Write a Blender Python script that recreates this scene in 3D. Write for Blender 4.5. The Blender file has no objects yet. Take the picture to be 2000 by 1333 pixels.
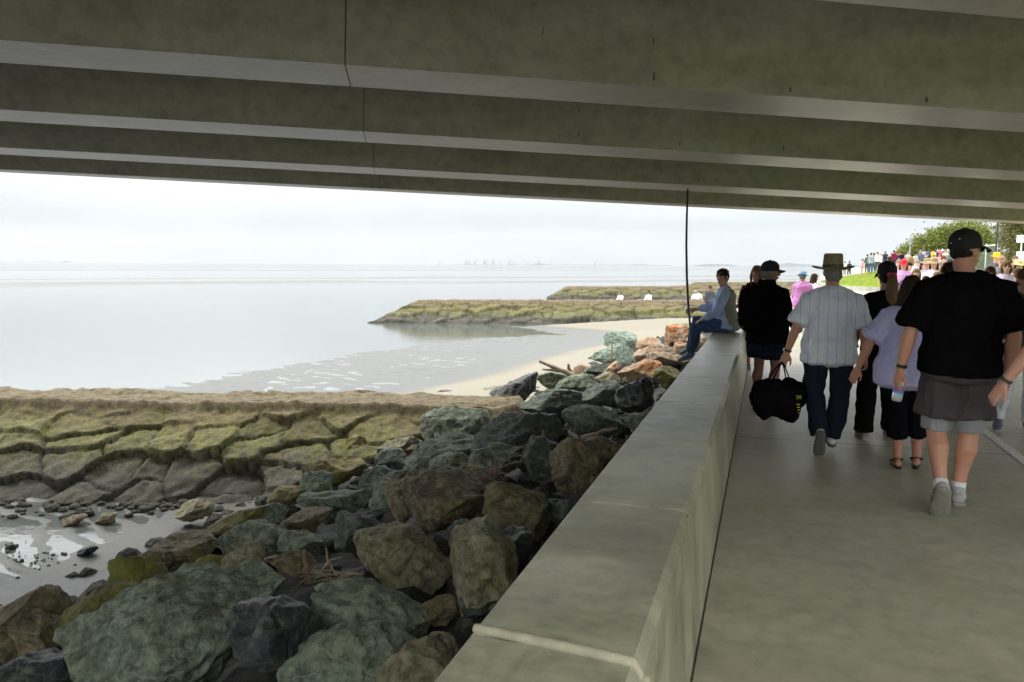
import bpy, bmesh, math, random
import numpy as np
from mathutils import Vector, Matrix, noise as mnoise
R=math.radians
sc=bpy.context.scene; COL=sc.collection
random.seed(5)
# ---------------------------------------------------------------- camera
FPX=1550.; CX=1000.; CY=666.5
PIT=math.atan(150/FPX); YAW=math.atan(496/FPX*math.cos(PIT)); ROL=.0055
f0=Vector((-math.sin(YAW),math.cos(YAW),0)); R0=Vector((math.cos(YAW),math.sin(YAW),0)); ZU=Vector((0,0,1))
FW=f0*math.cos(PIT)-ZU*math.sin(PIT); U0=ZU*math.cos(PIT)+f0*math.sin(PIT)
RV=R0*math.cos(ROL)+U0*math.sin(ROL); UV=U0*math.cos(ROL)-R0*math.sin(ROL)
CAM=Vector((0,0,1.6))
cd=bpy.data.cameras.new('camera'); co=bpy.data.objects.new('camera',cd); COL.objects.link(co)
cd.sensor_width=36; cd.lens=FPX/2000*36; cd.clip_start=.05; cd.clip_end=60000
M=Matrix.Identity(4)
for i in range(3): M[i][0]=RV[i]; M[i][1]=UV[i]; M[i][2]=-FW[i]; M[i][3]=CAM[i]
co.matrix_world=M; sc.camera=co
def ray(x,y): return FW+RV*((x-CX)/FPX)-UV*((y-CY)/FPX)      # measured directions of the photograph's camera
def gp(x,y,z=0):
    d=ray(x,y); return CAM+d*((z-CAM.z)/d.z)
def dp(x,y,D): return CAM+ray(x,y)*D
# ---------------------------------------------------------------- world, sun, exposure
SUN_EL=R(48); SUN_AZ=R(-75)      # azimuth from +Y towards +X
w=bpy.data.worlds.new('World'); sc.world=w; w.use_nodes=True
nt=w.node_tree; N=nt.nodes; L=nt.links
bg=N['Background']; bg.inputs[1].default_value=.1
sky=N.new('ShaderNodeTexSky'); sky.sky_type='NISHITA'; sky.sun_disc=False; sky.sun_elevation=SUN_EL; sky.sun_rotation=SUN_AZ
sky.dust_density=3
tc=N.new('ShaderNodeTexCoord'); sx=N.new('ShaderNodeSeparateXYZ'); L.new(tc.outputs['Generated'],sx.inputs[0])
cr=N.new('ShaderNodeValToRGB'); L.new(sx.outputs[2],cr.inputs[0])
e=cr.color_ramp.elements; e[0].position=0.0; e[0].color=(.125,.137,.146,1); e[1].position=.6; e[1].color=(.62,.62,.62,1)
k=e.new(.05); k.color=(.135,.147,.156,1); k=e.new(.12); k.color=(.27,.285,.295,1); k=e.new(.28); k.color=(.66,.68,.69,1)
mp=N.new('ShaderNodeMapping'); mp.inputs['Scale'].default_value=(2.2,2.2,9); L.new(tc.outputs['Generated'],mp.inputs[0])
nz=N.new('ShaderNodeTexNoise'); nz.inputs['Scale'].default_value=1.6; nz.inputs['Detail'].default_value=7; L.new(mp.outputs[0],nz.inputs[0])
mr=N.new('ShaderNodeMapRange'); mr.inputs[1].default_value=.3; mr.inputs[2].default_value=.7; mr.inputs[3].default_value=11.0; mr.inputs[4].default_value=15.0; L.new(nz.outputs[0],mr.inputs[0])
vm=N.new('ShaderNodeVectorMath'); vm.operation='SCALE'; L.new(cr.outputs[0],vm.inputs[0]); L.new(mr.outputs[0],vm.inputs['Scale'])
mx=N.new('ShaderNodeMix'); mx.data_type='RGBA'; mx.inputs[0].default_value=.97
L.new(sky.outputs[0],mx.inputs[6]); L.new(vm.outputs[0],mx.inputs[7]); L.new(mx.outputs[2],bg.inputs[0])
sd=bpy.data.lights.new('sun','SUN'); so=bpy.data.objects.new('sun',sd); COL.objects.link(so)
sd.energy=.7; sd.angle=R(10); sd.color=(1,.95,.86)
so.rotation_euler=Vector((math.sin(SUN_AZ)*math.cos(SUN_EL),math.cos(SUN_AZ)*math.cos(SUN_EL),math.sin(SUN_EL))).to_track_quat('Z','Y').to_euler()
sc.view_settings.view_transform='Standard'; sc.view_settings.look='None'; sc.view_settings.gamma=1
sc.view_settings.exposure=1.85
# ---------------------------------------------------------------- helpers
def tag(o,label=None,cat=None,group=None,kind=None):
    if label: o['label']=label
    if cat: o['category']=cat
    if group: o['group']=group
    if kind: o['kind']=kind
    return o
def link(name,me,m=None,parent=None,smooth=False):
    o=bpy.data.objects.new(name,me); COL.objects.link(o)
    if m: me.materials.append(m)
    if parent: o.parent=parent
    if smooth: me.polygons.foreach_set('use_smooth',[True]*len(me.polygons))
    return o
def empty(name,loc=(0,0,0),rz=0):
    o=bpy.data.objects.new(name,None); COL.objects.link(o); o.location=loc; o.rotation_euler=(0,0,rz); o.empty_display_size=.2
    return o
class MB:
    def __init__(s): s.v=[]; s.f=[]
    def add(s,vs,fs):
        b=len(s.v); s.v+= [tuple(v) for v in vs]; s.f+=[tuple(i+b for i in f) for f in fs]
    def box(s,c,sz,ax=None):
        c=Vector(c); ax=ax or (Vector((1,0,0)),Vector((0,1,0)),Vector((0,0,1)))
        vs=[c+ax[0]*(sz[0]/2*i)+ax[1]*(sz[1]/2*j)+ax[2]*(sz[2]/2*k) for i in(-1,1) for j in(-1,1) for k in(-1,1)]
        s.add(vs,[(0,1,3,2),(4,6,7,5),(0,4,5,1),(2,3,7,6),(0,2,6,4),(1,5,7,3)])
    def tube(s,pts,rad,side=None,n=12,cap=.6):
        """closed loft along pts; rad = r or (ra,rb) per point"""
        P=[Vector(p) for p in pts]; rr=[(r,r) if not isinstance(r,(tuple,list)) else tuple(r) for r in rad]
        if len(rr)==1: rr=rr*len(P)
        T=[]
        for i in range(len(P)):
            a=P[max(i-1,0)]; b=P[min(i+1,len(P)-1)]; T.append((b-a).normalized())
        if cap:
            t0=T[0]; r0=rr[0]; m0=min(r0); t1=T[-1]; r1=rr[-1]; m1=min(r1)
            P=[P[0]-t0*m0*cap,P[0]-t0*m0*cap*.7]+P+[P[-1]+t1*m1*cap*.7,P[-1]+t1*m1*cap]
            rr=[(r0[0]*.35,r0[1]*.35),(r0[0]*.75,r0[1]*.75)]+rr+[(r1[0]*.75,r1[1]*.75),(r1[0]*.35,r1[1]*.35)]
            T=[t0,t0]+T+[t1,t1]
        sd_=Vector(side) if side is not None else (Vector((1,0,0)) if abs(T[0].x)<.9 else Vector((0,1,0)))
        b0=len(s.v)
        for p,r_,t in zip(P,rr,T):
            a=(sd_-t*sd_.dot(t)); a=a.normalized() if a.length>1e-4 else t.orthogonal().normalized(); sd_=a if side is None else sd_
            b=t.cross(a)
            for j in range(n):
                an=2*math.pi*j/n; s.v.append(tuple(p+a*(r_[0]*math.cos(an))+b*(r_[1]*math.sin(an))))
        m=len(P)
        for i in range(m-1):
            for j in range(n):
                q=b0+i*n; j2=(j+1)%n; s.f.append((q+j,q+j2,q+n+j2,q+n+j))
        s.f.append(tuple(b0+j for j in reversed(range(n)))); s.f.append(tuple(b0+(m-1)*n+j for j in range(n)))
    def ell(s,c,r,ax=None,nu=16,nv=10):
        c=Vector(c); ax=ax or (Vector((1,0,0)),Vector((0,1,0)),Vector((0,0,1)))
        b=len(s.v); s.v.append(tuple(c-ax[2]*r[2]))
        for i in range(1,nv):
            th=math.pi*i/nv-math.pi/2
            for j in range(nu):
                ph=2*math.pi*j/nu
                s.v.append(tuple(c+ax[0]*(r[0]*math.cos(th)*math.cos(ph))+ax[1]*(r[1]*math.cos(th)*math.sin(ph))+ax[2]*(r[2]*math.sin(th))))
        s.v.append(tuple(c+ax[2]*r[2])); top=len(s.v)-1
        for j in range(nu): s.f.append((b,b+1+(j+1)%nu,b+1+j)); 
        for i in range(nv-2):
            for j in range(nu):
                q=b+1+i*nu; s.f.append((q+j,q+(j+1)%nu,q+nu+(j+1)%nu,q+nu+j))
        q=b+1+(nv-2)*nu
        for j in range(nu): s.f.append((q+j,q+(j+1)%nu,top))
    def lathe(s,prof,c,ax=None,n=24):
        c=Vector(c); ax=ax or (Vector((1,0,0)),Vector((0,1,0)),Vector((0,0,1)))
        b=len(s.v)
        for (r_,z) in prof:
            for j in range(n):
                a=2*math.pi*j/n; s.v.append(tuple(c+ax[0]*(r_*math.cos(a))+ax[1]*(r_*math.sin(a))+ax[2]*z))
        for i in range(len(prof)-1):
            for j in range(n):
                q=b+i*n; s.f.append((q+j,q+(j+1)%n,q+n+(j+1)%n,q+n+j))
        s.f.append(tuple(b+j for j in reversed(range(n)))); s.f.append(tuple(b+(len(prof)-1)*n+j for j in range(n)))
    def mesh(s,name):
        me=bpy.data.meshes.new(name); me.from_pydata(s.v,[],s.f); me.update(); return me
    def build(s,name,m=None,parent=None,smooth=False,bevel=0):
        me=s.mesh(name)
        if bevel:
            bm=bmesh.new(); bm.from_mesh(me); bmesh.ops.bevel(bm,geom=list(bm.edges),offset=bevel,segments=2,affect='EDGES',profile=.6); bm.to_mesh(me); bm.free()
        return link(name,me,m,parent,smooth)
_cl=bpy.data.textures.new('folds','CLOUDS'); _cl.noise_scale=.11; _cl.noise_depth=1
_cf=bpy.data.textures.new('fine_folds','CLOUDS'); _cf.noise_scale=.035; _cf.noise_depth=1
def remesh(mb,name,vox,m,parent,disp=0,smooth=2,tex=None,fold=0):
    me=mb.mesh(name); o=bpy.data.objects.new(name,me); COL.objects.link(o)
    md=o.modifiers.new('r','REMESH'); md.mode='VOXEL'; md.voxel_size=vox
    if smooth:
        ms=o.modifiers.new('s','SMOOTH'); ms.iterations=smooth; ms.factor=.5
    if disp:
        dm=o.modifiers.new('d','DISPLACE'); dm.texture=tex or _cl; dm.strength=disp; dm.mid_level=.5; dm.texture_coords='LOCAL'
    dg=bpy.context.evaluated_depsgraph_get(); me2=bpy.data.meshes.new_from_object(o.evaluated_get(dg)); me2.name=name
    bpy.data.objects.remove(o); bpy.data.meshes.remove(me)
    if fold:
        off=Vector((len(me2.vertices)*.37%50,3,7))
        nv=len(me2.vertices); A=np.empty(nv*3,dtype=np.float32); B=np.empty(nv*3,dtype=np.float32); me2.vertices.foreach_get('co',A); me2.vertex_normals.foreach_get('vector',B); A=A.reshape(-1,3); B=B.reshape(-1,3); W=np.empty(nv)
        for i in range(nv):
            x,y,z=float(A[i,0]),float(A[i,1]),float(A[i,2]); n1=mnoise.noise(Vector((x*7,y*7,z*2.6))+off); n2=mnoise.noise(Vector((x*9+z*9,y*6,z*7-x*5))+off)
            W[i]=max(-.35,.75-abs(n1)*2.2+n2*.8)*fold
        me2.vertices.foreach_set('co',(A+B*W[:,None]).astype(np.float32).ravel()); me2.update()
    me2.materials.clear()
    return link(name,me2,m,parent,True)
# ---------------------------------------------------------------- materials
class NT:
    def __init__(s,name):
        s.m=bpy.data.materials.new(name); s.m.use_nodes=True; s.t=s.m.node_tree; s.b=s.t.nodes['Principled BSDF']; s.out=s.t.nodes['Material Output']
        s.tc=s.n('ShaderNodeTexCoord')
    def n(s,t,**kw):
        q=s.t.nodes.new(t)
        for k_,v in kw.items(): setattr(q,k_,v)
        return q
    def l(s,a,b): s.t.links.new(a,b)
    def obj(s): return s.tc.outputs['Object']
    def pos(s):
        g=s.n('ShaderNodeNewGeometry'); return g.outputs['Position']
    def map(s,v,scale=(1,1,1),rot=(0,0,0)):
        q=s.n('ShaderNodeMapping'); q.inputs['Scale'].default_value=scale; q.inputs['Rotation'].default_value=rot; s.l(v,q.inputs[0]); return q.outputs[0]
    def noise(s,v,scale,detail=6,rough=.55,dist=0):
        q=s.n('ShaderNodeTexNoise'); q.inputs['Scale'].default_value=scale; q.inputs['Detail'].default_value=detail; q.inputs['Roughness'].default_value=rough; q.inputs['Distortion'].default_value=dist
        s.l(v,q.inputs['Vector']); return q.outputs[0]
    def ramp(s,v,stops):
        q=s.n('ShaderNodeValToRGB'); s.l(v,q.inputs[0]); e=q.color_ramp.elements
        while len(e)<len(stops): e.new(.5)
        for a,(p,c) in zip(e,stops):
            a.position=p; a.color=(c,c,c,1) if isinstance(c,(int,float)) else tuple(c)[:3]+(1,)
        return q.outputs[0]
    def mix(s,f,a,b,bt='MIX'):
        q=s.n('ShaderNodeMix',data_type='RGBA',blend_type=bt)
        for i,v in ((0,f),(6,a),(7,b)):
            if isinstance(v,(int,float)): q.inputs[i].default_value=v if i==0 else (v,v,v,1)
            elif isinstance(v,(tuple,list)): q.inputs[i].default_value=tuple(v)+(1,)
            else: s.l(v,q.inputs[i])
        return q.outputs[2]
    def math(s,op,a,b=0,c=0):
        q=s.n('ShaderNodeMath',operation=op)
        for i,v in enumerate((a,b,c)):
            if isinstance(v,(int,float)): q.inputs[i].default_value=v
            else: s.l(v,q.inputs[i])
        return q.outputs[0]
    def col(s,v):
        if isinstance(v,(tuple,list)): s.b.inputs['Base Color'].default_value=tuple(v)+(1,)
        else: s.l(v,s.b.inputs['Base Color'])
    def rough(s,v):
        if isinstance(v,(int,float)): s.b.inputs['Roughness'].default_value=v
        else: s.l(v,s.b.inputs['Roughness'])
    def bump(s,h,strength=.5,dist=.02,prev=None):
        q=s.n('ShaderNodeBump'); q.inputs['Strength'].default_value=strength; q.inputs['Distance'].default_value=dist; s.l(h,q.inputs['Height'])
        if prev is not None: s.l(prev,q.inputs['Normal'])
        s.l(q.outputs[0],s.b.inputs['Normal']); return q.outputs[0]
def lerp(a,b,t): return tuple(x+(y-x)*t for x,y in zip(a,b))
def simple(name,c,rough=.6,var=.25,scale=20,bump=.15,bd=.005,metal=0):
    t=NT(name); v=t.noise(t.obj(),scale,5); a=tuple(x*(1-var) for x in c); b=tuple(min(1,x*(1+var)) for x in c)
    t.col(t.ramp(v,[(.3,a),(.7,b)])); t.rough(rough); t.b.inputs['Metallic'].default_value=metal
    if bump: t.bump(v,bump,bd)
    return t.m
_fc={}
def fabric(c,kind='plain'):
    key=(tuple(round(x,3) for x in c),kind)
    if key in _fc: return _fc[key]
    t=NT('fabric'); o=t.obj()
    big=t.noise(o,6,4); base=t.ramp(big,[(.25,lerp(c,(0,0,0),.07)),(.75,tuple(min(.85,x*1.1) for x in c))])
    if kind=='stripes':
        sx=t.n('ShaderNodeSeparateXYZ'); t.l(o,sx.inputs[0])
        fr=t.math('FRACT',t.math('MULTIPLY',t.math('ADD',sx.outputs[0],5.04),12.5)); st=t.math('LESS_THAN',t.math('ABSOLUTE',t.math('SUBTRACT',fr,.5)),.035)
        fr2=t.math('FRACT',t.math('MULTIPLY',t.math('ADD',sx.outputs[0],5.0),37.5)); st2=t.math('MULTIPLY',t.math('LESS_THAN',fr2,.1),.25)
        base=t.mix(t.math('MAXIMUM',t.math('MULTIPLY',st,.55),st2),base,(.12,.13,.22))
    if kind=='spots':
        s2=t.noise(o,30,1); base=t.mix(t.ramp(s2,[(.5,0.),(.54,1.)]),base,(.75,.05,.16))
    if kind=='bands':
        sx=t.n('ShaderNodeSeparateXYZ'); t.l(o,sx.inputs[0])
        fr=t.math('FRACT',t.math('MULTIPLY',t.math('ADD',sx.outputs[0],5.0),12)); base=t.mix(t.math('LESS_THAN',fr,.4),base,(.06,.08,.12))
    t.col(base); t.rough(.85); t.b.inputs['Sheen Weight'].default_value=.15 if sum(c)>.3 else 0
    t.b.inputs['Specular IOR Level'].default_value=.25 if sum(c)>.1 else 0.
    if sum(c)<.05: t.b.inputs['Sheen Weight'].default_value=0
    w1=t.noise(t.map(o,(1,1,.45)),14,3,.5,.6); bp=t.bump(w1,.9,.03)
    wv=t.noise(o,420,2); t.bump(wv,.15,.001,bp)
    _fc[key]=t.m; return t.m
_sk={}
def skin(c=(.55,.31,.21)):
    if c in _sk: return _sk[c]
    t=NT('skin'); v=t.noise(t.obj(),28,5); t.col(t.ramp(v,[(.3,lerp(c,(.45,.13,.09),.25)),(.7,c)])); t.rough(.5)
    t.b.inputs['Subsurface Weight'].default_value=.08; t.b.inputs['Subsurface Radius'].default_value=(.02,.008,.005)
    t.bump(t.noise(t.obj(),160,3),.15,.002); _sk[c]=t.m; return t.m
_hr={}
def hairm(c):
    if c in _hr: return _hr[c]
    t=NT('hair'); v=t.noise(t.map(t.obj(),(90,90,7)),1.3,4); t.col(t.ramp(v,[(.3,lerp(c,(0,0,0),.5)),(.7,c)])); t.rough(.65); t.b.inputs['Specular IOR Level'].default_value=.2
    t.bump(v,.8,.006); _hr[c]=t.m; return t.m

def concrete(name,c,seam=None,stain=.35,rough=.75,streak=None,bandy=None):
    t=NT(name); o=t.pos()
    n1=t.noise(o,1.1,8,.62,.3); n2=t.noise(o,9,6,.6); n3=t.noise(o,130,3)
    base=t.ramp(n1,[(.28,lerp(c,(0,0,0),stain)),(.5,c),(.75,lerp(c,(1,1,1),.10))])
    base=t.mix(.6,base,t.ramp(n2,[(.3,.6),(.6,1.)]),'MULTIPLY'); n6=t.noise(o,2.7,9,.7,.8); base=t.mix(stain,base,t.ramp(n6,[(.36,.35),(.52,1.)]),'MULTIPLY')
    spk=t.noise(o,38,2,.5); base=t.mix(t.ramp(spk,[(.68,0.),(.74,.45)]),base,lerp(c,(0,0,0),.6))
    if streak:
        s1=t.noise(t.map(o,streak),2.0,5,.6); base=t.mix(.55,base,t.ramp(s1,[(.3,.55),(.62,1.)]),'MULTIPLY')
    if bandy:
        s1=t.noise(t.map(o,(.35,2.6,1)),1.0,6,.65); base=t.mix(bandy,base,t.ramp(s1,[(.35,.6),(.6,1.)]),'MULTIPLY')
    if seam:
        sx=t.n('ShaderNodeSeparateXYZ'); t.l(o,sx.inputs[0])
        fr=t.math('FRACT',t.math('DIVIDE',sx.outputs[1],seam)); st=t.math('LESS_THAN',t.math('ABSOLUTE',t.math('SUBTRACT',fr,.5)),.0025)
        base=t.mix(st,base,lerp(c,(0,0,0),.7))
    t.col(base); t.rough(t.math('ADD',t.math('MULTIPLY',n2,.25),rough-.12))
    n7=t.noise(o,300,2,.5); base=t.mix(.35,base,t.ramp(n7,[(.3,.7),(.65,1.15)]),'MULTIPLY'); t.col(base); bp=t.bump(n2,.22,.012); t.bump(n3,.35,.003,bp)
    return t.m
M_FLOOR=concrete('floor_concrete',(.445,.42,.30),seam=5.1,stain=.12,bandy=.22,rough=.5)
M_WALL=concrete('wall_concrete',(.40,.395,.265),stain=.42,bandy=.8,rough=.37)
M_GIRD=concrete('girder_concrete',(.475,.445,.39),stain=.08,streak=(.5,.5,1.6),rough=.35)
# ================================================================ THE SETTING
SEA=-2.2
def smooth(a,b,x):
    t=max(0.,min(1.,(x-a)/(b-a))); return t*t*(3-2*t)
def ramp_land(x,y):       # promenade, then the ramp that climbs beyond the bridge
    return 1.0*smooth(14,64,y)*(.15+.85*smooth(-1,8,x-.04*y))
XD=([-60,2,10,14,16,20.7,26.5,33,39.5,43.5,46.5,50,70,90,150,300,2000],[-7.4,-7.4,-7.8,-9,-11.5,-10.7,-9.4,-8.9,-7.7,-8.6,-14,-9,-5,-2,2,20,400])
XM=([-60,10,12,18,20,30,37,42,46,60,2000],[-60,-60,-24,-18,-16.9,-16.4,-14.6,-10.4,-14,-9,400])
XT=([-60,8,14,20,28,36,43,60,2000],[-7.6,-7.8,-7.4,-7.0,-6.3,-5.8,-4.6,-3.2,-1])
LE=([-60,22,35,45,56,75,100,150,300,2000],[-.5,-.5,.2,1.6,3.4,4.6,6,10,30,300])      # left edge of the land
# terrain grid, denser towards the near beach (vectorised)
def vnoise(x,y,seed=0):
    xi=np.floor(x).astype(np.int64); yi=np.floor(y).astype(np.int64); xf=x-xi; yf=y-yi
    def h(a,b):
        n=(a*374761393+b*668265263+seed*974711)&0xffffffff; n=((n^(n>>13))*1274126177)&0xffffffff; n=n^(n>>16); return (n&0xffff)/65535.
    u=xf*xf*(3-2*xf); v=yf*yf*(3-2*yf)
    return (h(xi,yi)*(1-u)+h(xi+1,yi)*u)*(1-v)+(h(xi,yi+1)*(1-u)+h(xi+1,yi+1)*u)*v
def fbm(x,y,oc=4,seed=0):
    s=0;a=.5
    for i in range(oc): s=s+a*vnoise(x*2**i,y*2**i,seed+i*7); a*=.5
    return s
def sand_h(x,y):
    xd=np.interp(y,*XD); xm=np.interp(y,*XM); xt=np.interp(y,*XT)
    wob=(fbm(x*.25,y*.25,3,3)-.45)*1.2; xd=xd+wob*.5; xm=xm+wob*1.6+(vnoise(x*1.3,y*1.3,9)-.5)*.8
    up=np.clip(x-xd,0,None); z=SEA+.012+up*.085; z=np.minimum(z,SEA+.55+.02*up)
    # ripples on the exposed mud
    fq=np.where(y<13,17.,8.); rp=np.sin((x*.40+y*.92)*fq+fbm(x*.8,y*.8,3,5)*16)*.5+.5; rp=rp*(.55+.9*(fbm(x*1.9,y*1.9,3,41)-.2))
    patch=np.clip((fbm(x*.35,y*.35,4,11)-.38)*4,0,1)
    near=(x<xd)
    k2=np.where(y<13,np.clip((-8.1-x)/.7,0,1),1.); flat=SEA+np.where(y<13,.012-.008*k2,.012)+(rp-.40)*np.where(y<13,.060,.037)*(.30+patch)*k2+.020*(patch-.35)+(fbm(x*3,y*3,3,2)-.45)*.022
    k=np.clip((xd-x)/.8,0,1); z=np.where(near,(SEA+.012)*(1-k)+flat*k,z)
    # the smooth wet foot of the boulders under the bridge
    out=np.clip((xm-x)/2.2,0,1); z=np.where(x<xm,z*(1-out)+(SEA-.10)*out,z)
    # far mud banks, long and low, lying across the bay
    qx,qy=-.776,.636; q=(x+111)*qx+(y-92)*qy; s=(x+111)*qy-(y-92)*qx
    b=fbm(q/11,s/150,4,21); bank=np.clip((b-.40)*5,0,1)*((q>-8)&(q<66)).astype(float)
    c2=(fbm(q/40,s/500,4,31)-.5)*5; bank2=np.clip(c2,0,1)*((q>260)&(q<560)).astype(float)
    r_=np.hypot(x,y); z=np.where((r_>95)&(x<xm),SEA-.035,z); return z+np.maximum(bank*.09,bank2*.09)
NR,NA=1100,620
rad=np.concatenate([6*np.exp(np.linspace(0,math.log(1300/6),NR))]); ang=np.linspace(R(-36),R(60),NA)   # left of straight ahead is positive
AA,RR=np.meshgrid(ang+0*YAW,rad); X=-np.sin(AA+.0)*RR; Y=np.cos(AA)*RR
Zs=sand_h(X,Y)
Zs=np.where(X>np.interp(Y,*LE)+2,-3.2,Zs)
vs=np.stack([X,Y,Zs],-1).reshape(-1,3)
i=np.arange(NR-1)[:,None]*NA+np.arange(NA-1)[None,:]; fs=np.stack([i,i+NA,i+NA+1,i+1],-1).reshape(-1,4)
def np_mesh(name,vs,fs,flip=False):
    me=bpy.data.meshes.new(name); me.vertices.add(len(vs)); me.vertices.foreach_set('co',np.asarray(vs,dtype=np.float32).ravel())
    fs=np.asarray(fs); fs=fs[:,::-1] if flip else fs
    me.loops.add(fs.size); me.loops.foreach_set('vertex_index',fs.ravel().astype(np.int32)); me.polygons.add(len(fs)); me.polygons.foreach_set('loop_start',np.arange(0,fs.size,4,dtype=np.int32))
    me.update(calc_edges=True); me.validate(); return me
me=np_mesh('sand',vs,fs,True)
# sand: dry and pale high up, wet, grey and glossy near the water line
t=NT('sand'); P=t.pos(); sx=t.n('ShaderNodeSeparateXYZ'); t.l(P,sx.inputs[0])
n1=t.noise(P,.9,6,.6); n2=t.noise(P,14,5,.6); n3=t.noise(P,90,3)
hh=t.math('ADD',sx.outputs[2],t.math('MULTIPLY',t.math('SUBTRACT',n1,.5),.10))
wet=t.n('ShaderNodeMapRange',interpolation_type='SMOOTHSTEP'); t.l(hh,wet.inputs[0]); wet.inputs[1].default_value=SEA+.03; wet.inputs[2].default_value=SEA+.16; wet.inputs[3].default_value=1; wet.inputs[4].default_value=0
mud=t.ramp(n2,[(.3,(.055,.058,.052)),(.7,(.10,.102,.09))]); dry=t.ramp(n2,[(.3,(.20,.182,.137)),(.7,(.275,.256,.20))])
shell=t.noise(P,22,3,.7); dry=t.mix(t.ramp(shell,[(.60,0.),(.68,.5)]),dry,(.2,.18,.13))
t.col(t.mix(wet.outputs[0],dry,mud)); t.rough(t.math('SUBTRACT',.9,t.math('MULTIPLY',wet.outputs[0],.45))); t.b.inputs['Specular IOR Level'].default_value=.35
bp=t.bump(n2,.25,.02); t.bump(n3,.3,.004,bp)
sand=tag(link('sand',me,t.m,smooth=True),kind='structure')
# water
t=NT('water'); P=t.pos(); t.col((.10,.11,.105)); t.rough(.06); t.b.inputs['IOR'].default_value=1.33
a=t.noise(t.map(P,(.8,1.6,1),(0,0,R(35))),2.2,4,.5); b=t.noise(t.map(P,(1,2.2,1),(0,0,R(-15))),11,3,.5)
bp=t.bump(a,.10,.05); t.bump(b,.10,.012,bp); M_WATER=t.m
mb=MB(); g=[-40000,-3000,-600,-150,-40,0,60,400,4000,40000]
vs=[(x,y,SEA) for y in g for x in g]; n=len(g); mb.add(vs,[(j*n+i,j*n+i+1,(j+1)*n+i+1,(j+1)*n+i) for j in range(n-1) for i in range(n-1)])
tag(mb.build('water',M_WATER),kind='structure')
# sea bed below everything
mb=MB(); mb.add([(-40000,-40000,-3.3),(40000,-40000,-3.3),(40000,40000,-3.3),(-40000,40000,-3.3)],[(0,1,2,3)]); tag(mb.build('ground',simple('seabed',(.12,.12,.1),.9)),kind='structure')
# land: one sheet from the wall to far right, with its own quay side
def land_sheet(name,m,xa,xb,ys,lift,nx=30,side=True,hfun=ramp_land):
    vs=[];fs=[]
    for y in ys:
        a=xa(y); b_=xb(y)
        for i in range(nx+1):
            u=(i/nx)**1.6; x=a+(b_-a)*u; vs.append((x,y,hfun(x,y)+lift))
    n=nx+1
    for j in range(len(ys)-1):
        for i in range(nx): fs.append((j*n+i,j*n+i+1,(j+1)*n+i+1,(j+1)*n+i))
    if side:
        b0=len(vs)
        for j,y in enumerate(ys): x,yy,z=vs[j*n]; vs.append((x-.25,y,-3.25))
        for j in range(len(ys)-1): fs.append((j*n,(j+1)*n,b0+j+1,b0+j))
    mb=MB(); mb.add(vs,fs); o=mb.build(name,m,smooth=False); return tag(o,kind='structure')
ys=[-14,-8,-4,0,4,8,12,14,16,18,20,23,26,30,34,38,42,46,50,54,58,62,66,72,80,90,105,130,170,230,320]
land_sheet('promenade',M_FLOOR,lambda y:float(np.interp(y,*LE)),lambda y:6.5+max(0,y)*.16,ys,0)
M_GRASS=simple('grass',(.15,.20,.016),.95,.35,3,.5,.05); M_GRASS.node_tree.nodes['Principled BSDF'].inputs['Specular IOR Level'].default_value=.1
land_sheet('verge',M_GRASS,lambda y:6.5+max(0,y)*.16+.002,lambda y:90+y,ys,0,side=False)
# painted centre line
mb=MB()
yy=[-6+1.0*i for i in range(0,34)]; vs=[];fs=[]
for y in yy:
    for dx in (-.045,.045): vs.append((2.09+dx,y,ramp_land(2.09,y)+.004))
fs=[(2*i,2*i+1,2*i+3,2*i+2) for i in range(len(yy)-1)]; mb.add(vs,fs)
tag(mb.build('painted_line',simple('white_paint',(.68,.68,.62),.6,.2,30,.2)),kind='structure')
# grass mound with tufts along its rim and a concrete kerb round the foot
def mound_h(x,y):
    cx,cy=9.3,57; d=math.hypot((x-cx)/5.6,(y-cy)/19); return .95*max(0,1-d*d)**.55
mb=MB(); vs=[];fs=[]; n=48; rings=14
vs.append((9.3,57,ramp_land(9.3,57)+.45))
for i in range(1,rings+1):
    q=i/rings
    for j in range(n):
        a=2*math.pi*j/n; x=9.3+5.6*q*math.cos(a)*(1+.05*math.sin(3*a)); y=57+19*q*math.sin(a)
        z=ramp_land(x,y)+.45*(1-q**3)+.03*math.sin(x*3+y) if i<rings else ramp_land(x,y)-.1; vs.append((x,y,z))
for j in range(n): fs.append((0,1+j,1+(j+1)%n))
for i in range(rings-1):
    for j in range(n):
        q=1+i*n; fs.append((q+j,q+n+j,q+n+(j+1)%n,q+(j+1)%n))
mb.add(vs,fs); gm=tag(mb.build('grass_mound',M_GRASS,smooth=True),kind='structure')
mb=MB(); rnd=random.Random(3)
for i in range(5200):
    q=rnd.random()**.5; a=rnd.random()*6.283; x=9.3+5.5*q*math.cos(a); y=57+18.7*q*math.sin(a); z=ramp_land(x,y)+.44*(1-q**3)
    h=rnd.uniform(.04,.11); d=rnd.uniform(0,6.28); wv=.012; dx,dy=math.cos(d)*wv,math.sin(d)*wv
    mb.add([(x-dx,y-dy,z),(x+dx,y+dy,z),(x+rnd.uniform(-.03,.03),y+rnd.uniform(-.03,.03),z+h)],[(0,1,2)])
tag(mb.build('grass',M_GRASS),'short bright green grass covering the mound beyond the bridge','grass',kind='stuff')
kb=MB(); prev=None; pts=[]
for j in range(-6,27):
    a=math.pi+ .16*j-1.1; pts.append(Vector((9.3+5.85*math.cos(a),57+19.5*math.sin(a),0)))
for p in pts: p.z=ramp_land(p.x,p.y)+.07
for a,b in zip(pts,pts[1:]):
    d=(b-a).normalized(); kb.box((a+b)/2,((b-a).length*1.0,.22,.28),(d,Vector((-d.y,d.x,0)),ZU))
tag(kb.build('kerb',concrete('kerb_concrete',(.42,.41,.36))),kind='structure')
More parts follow.
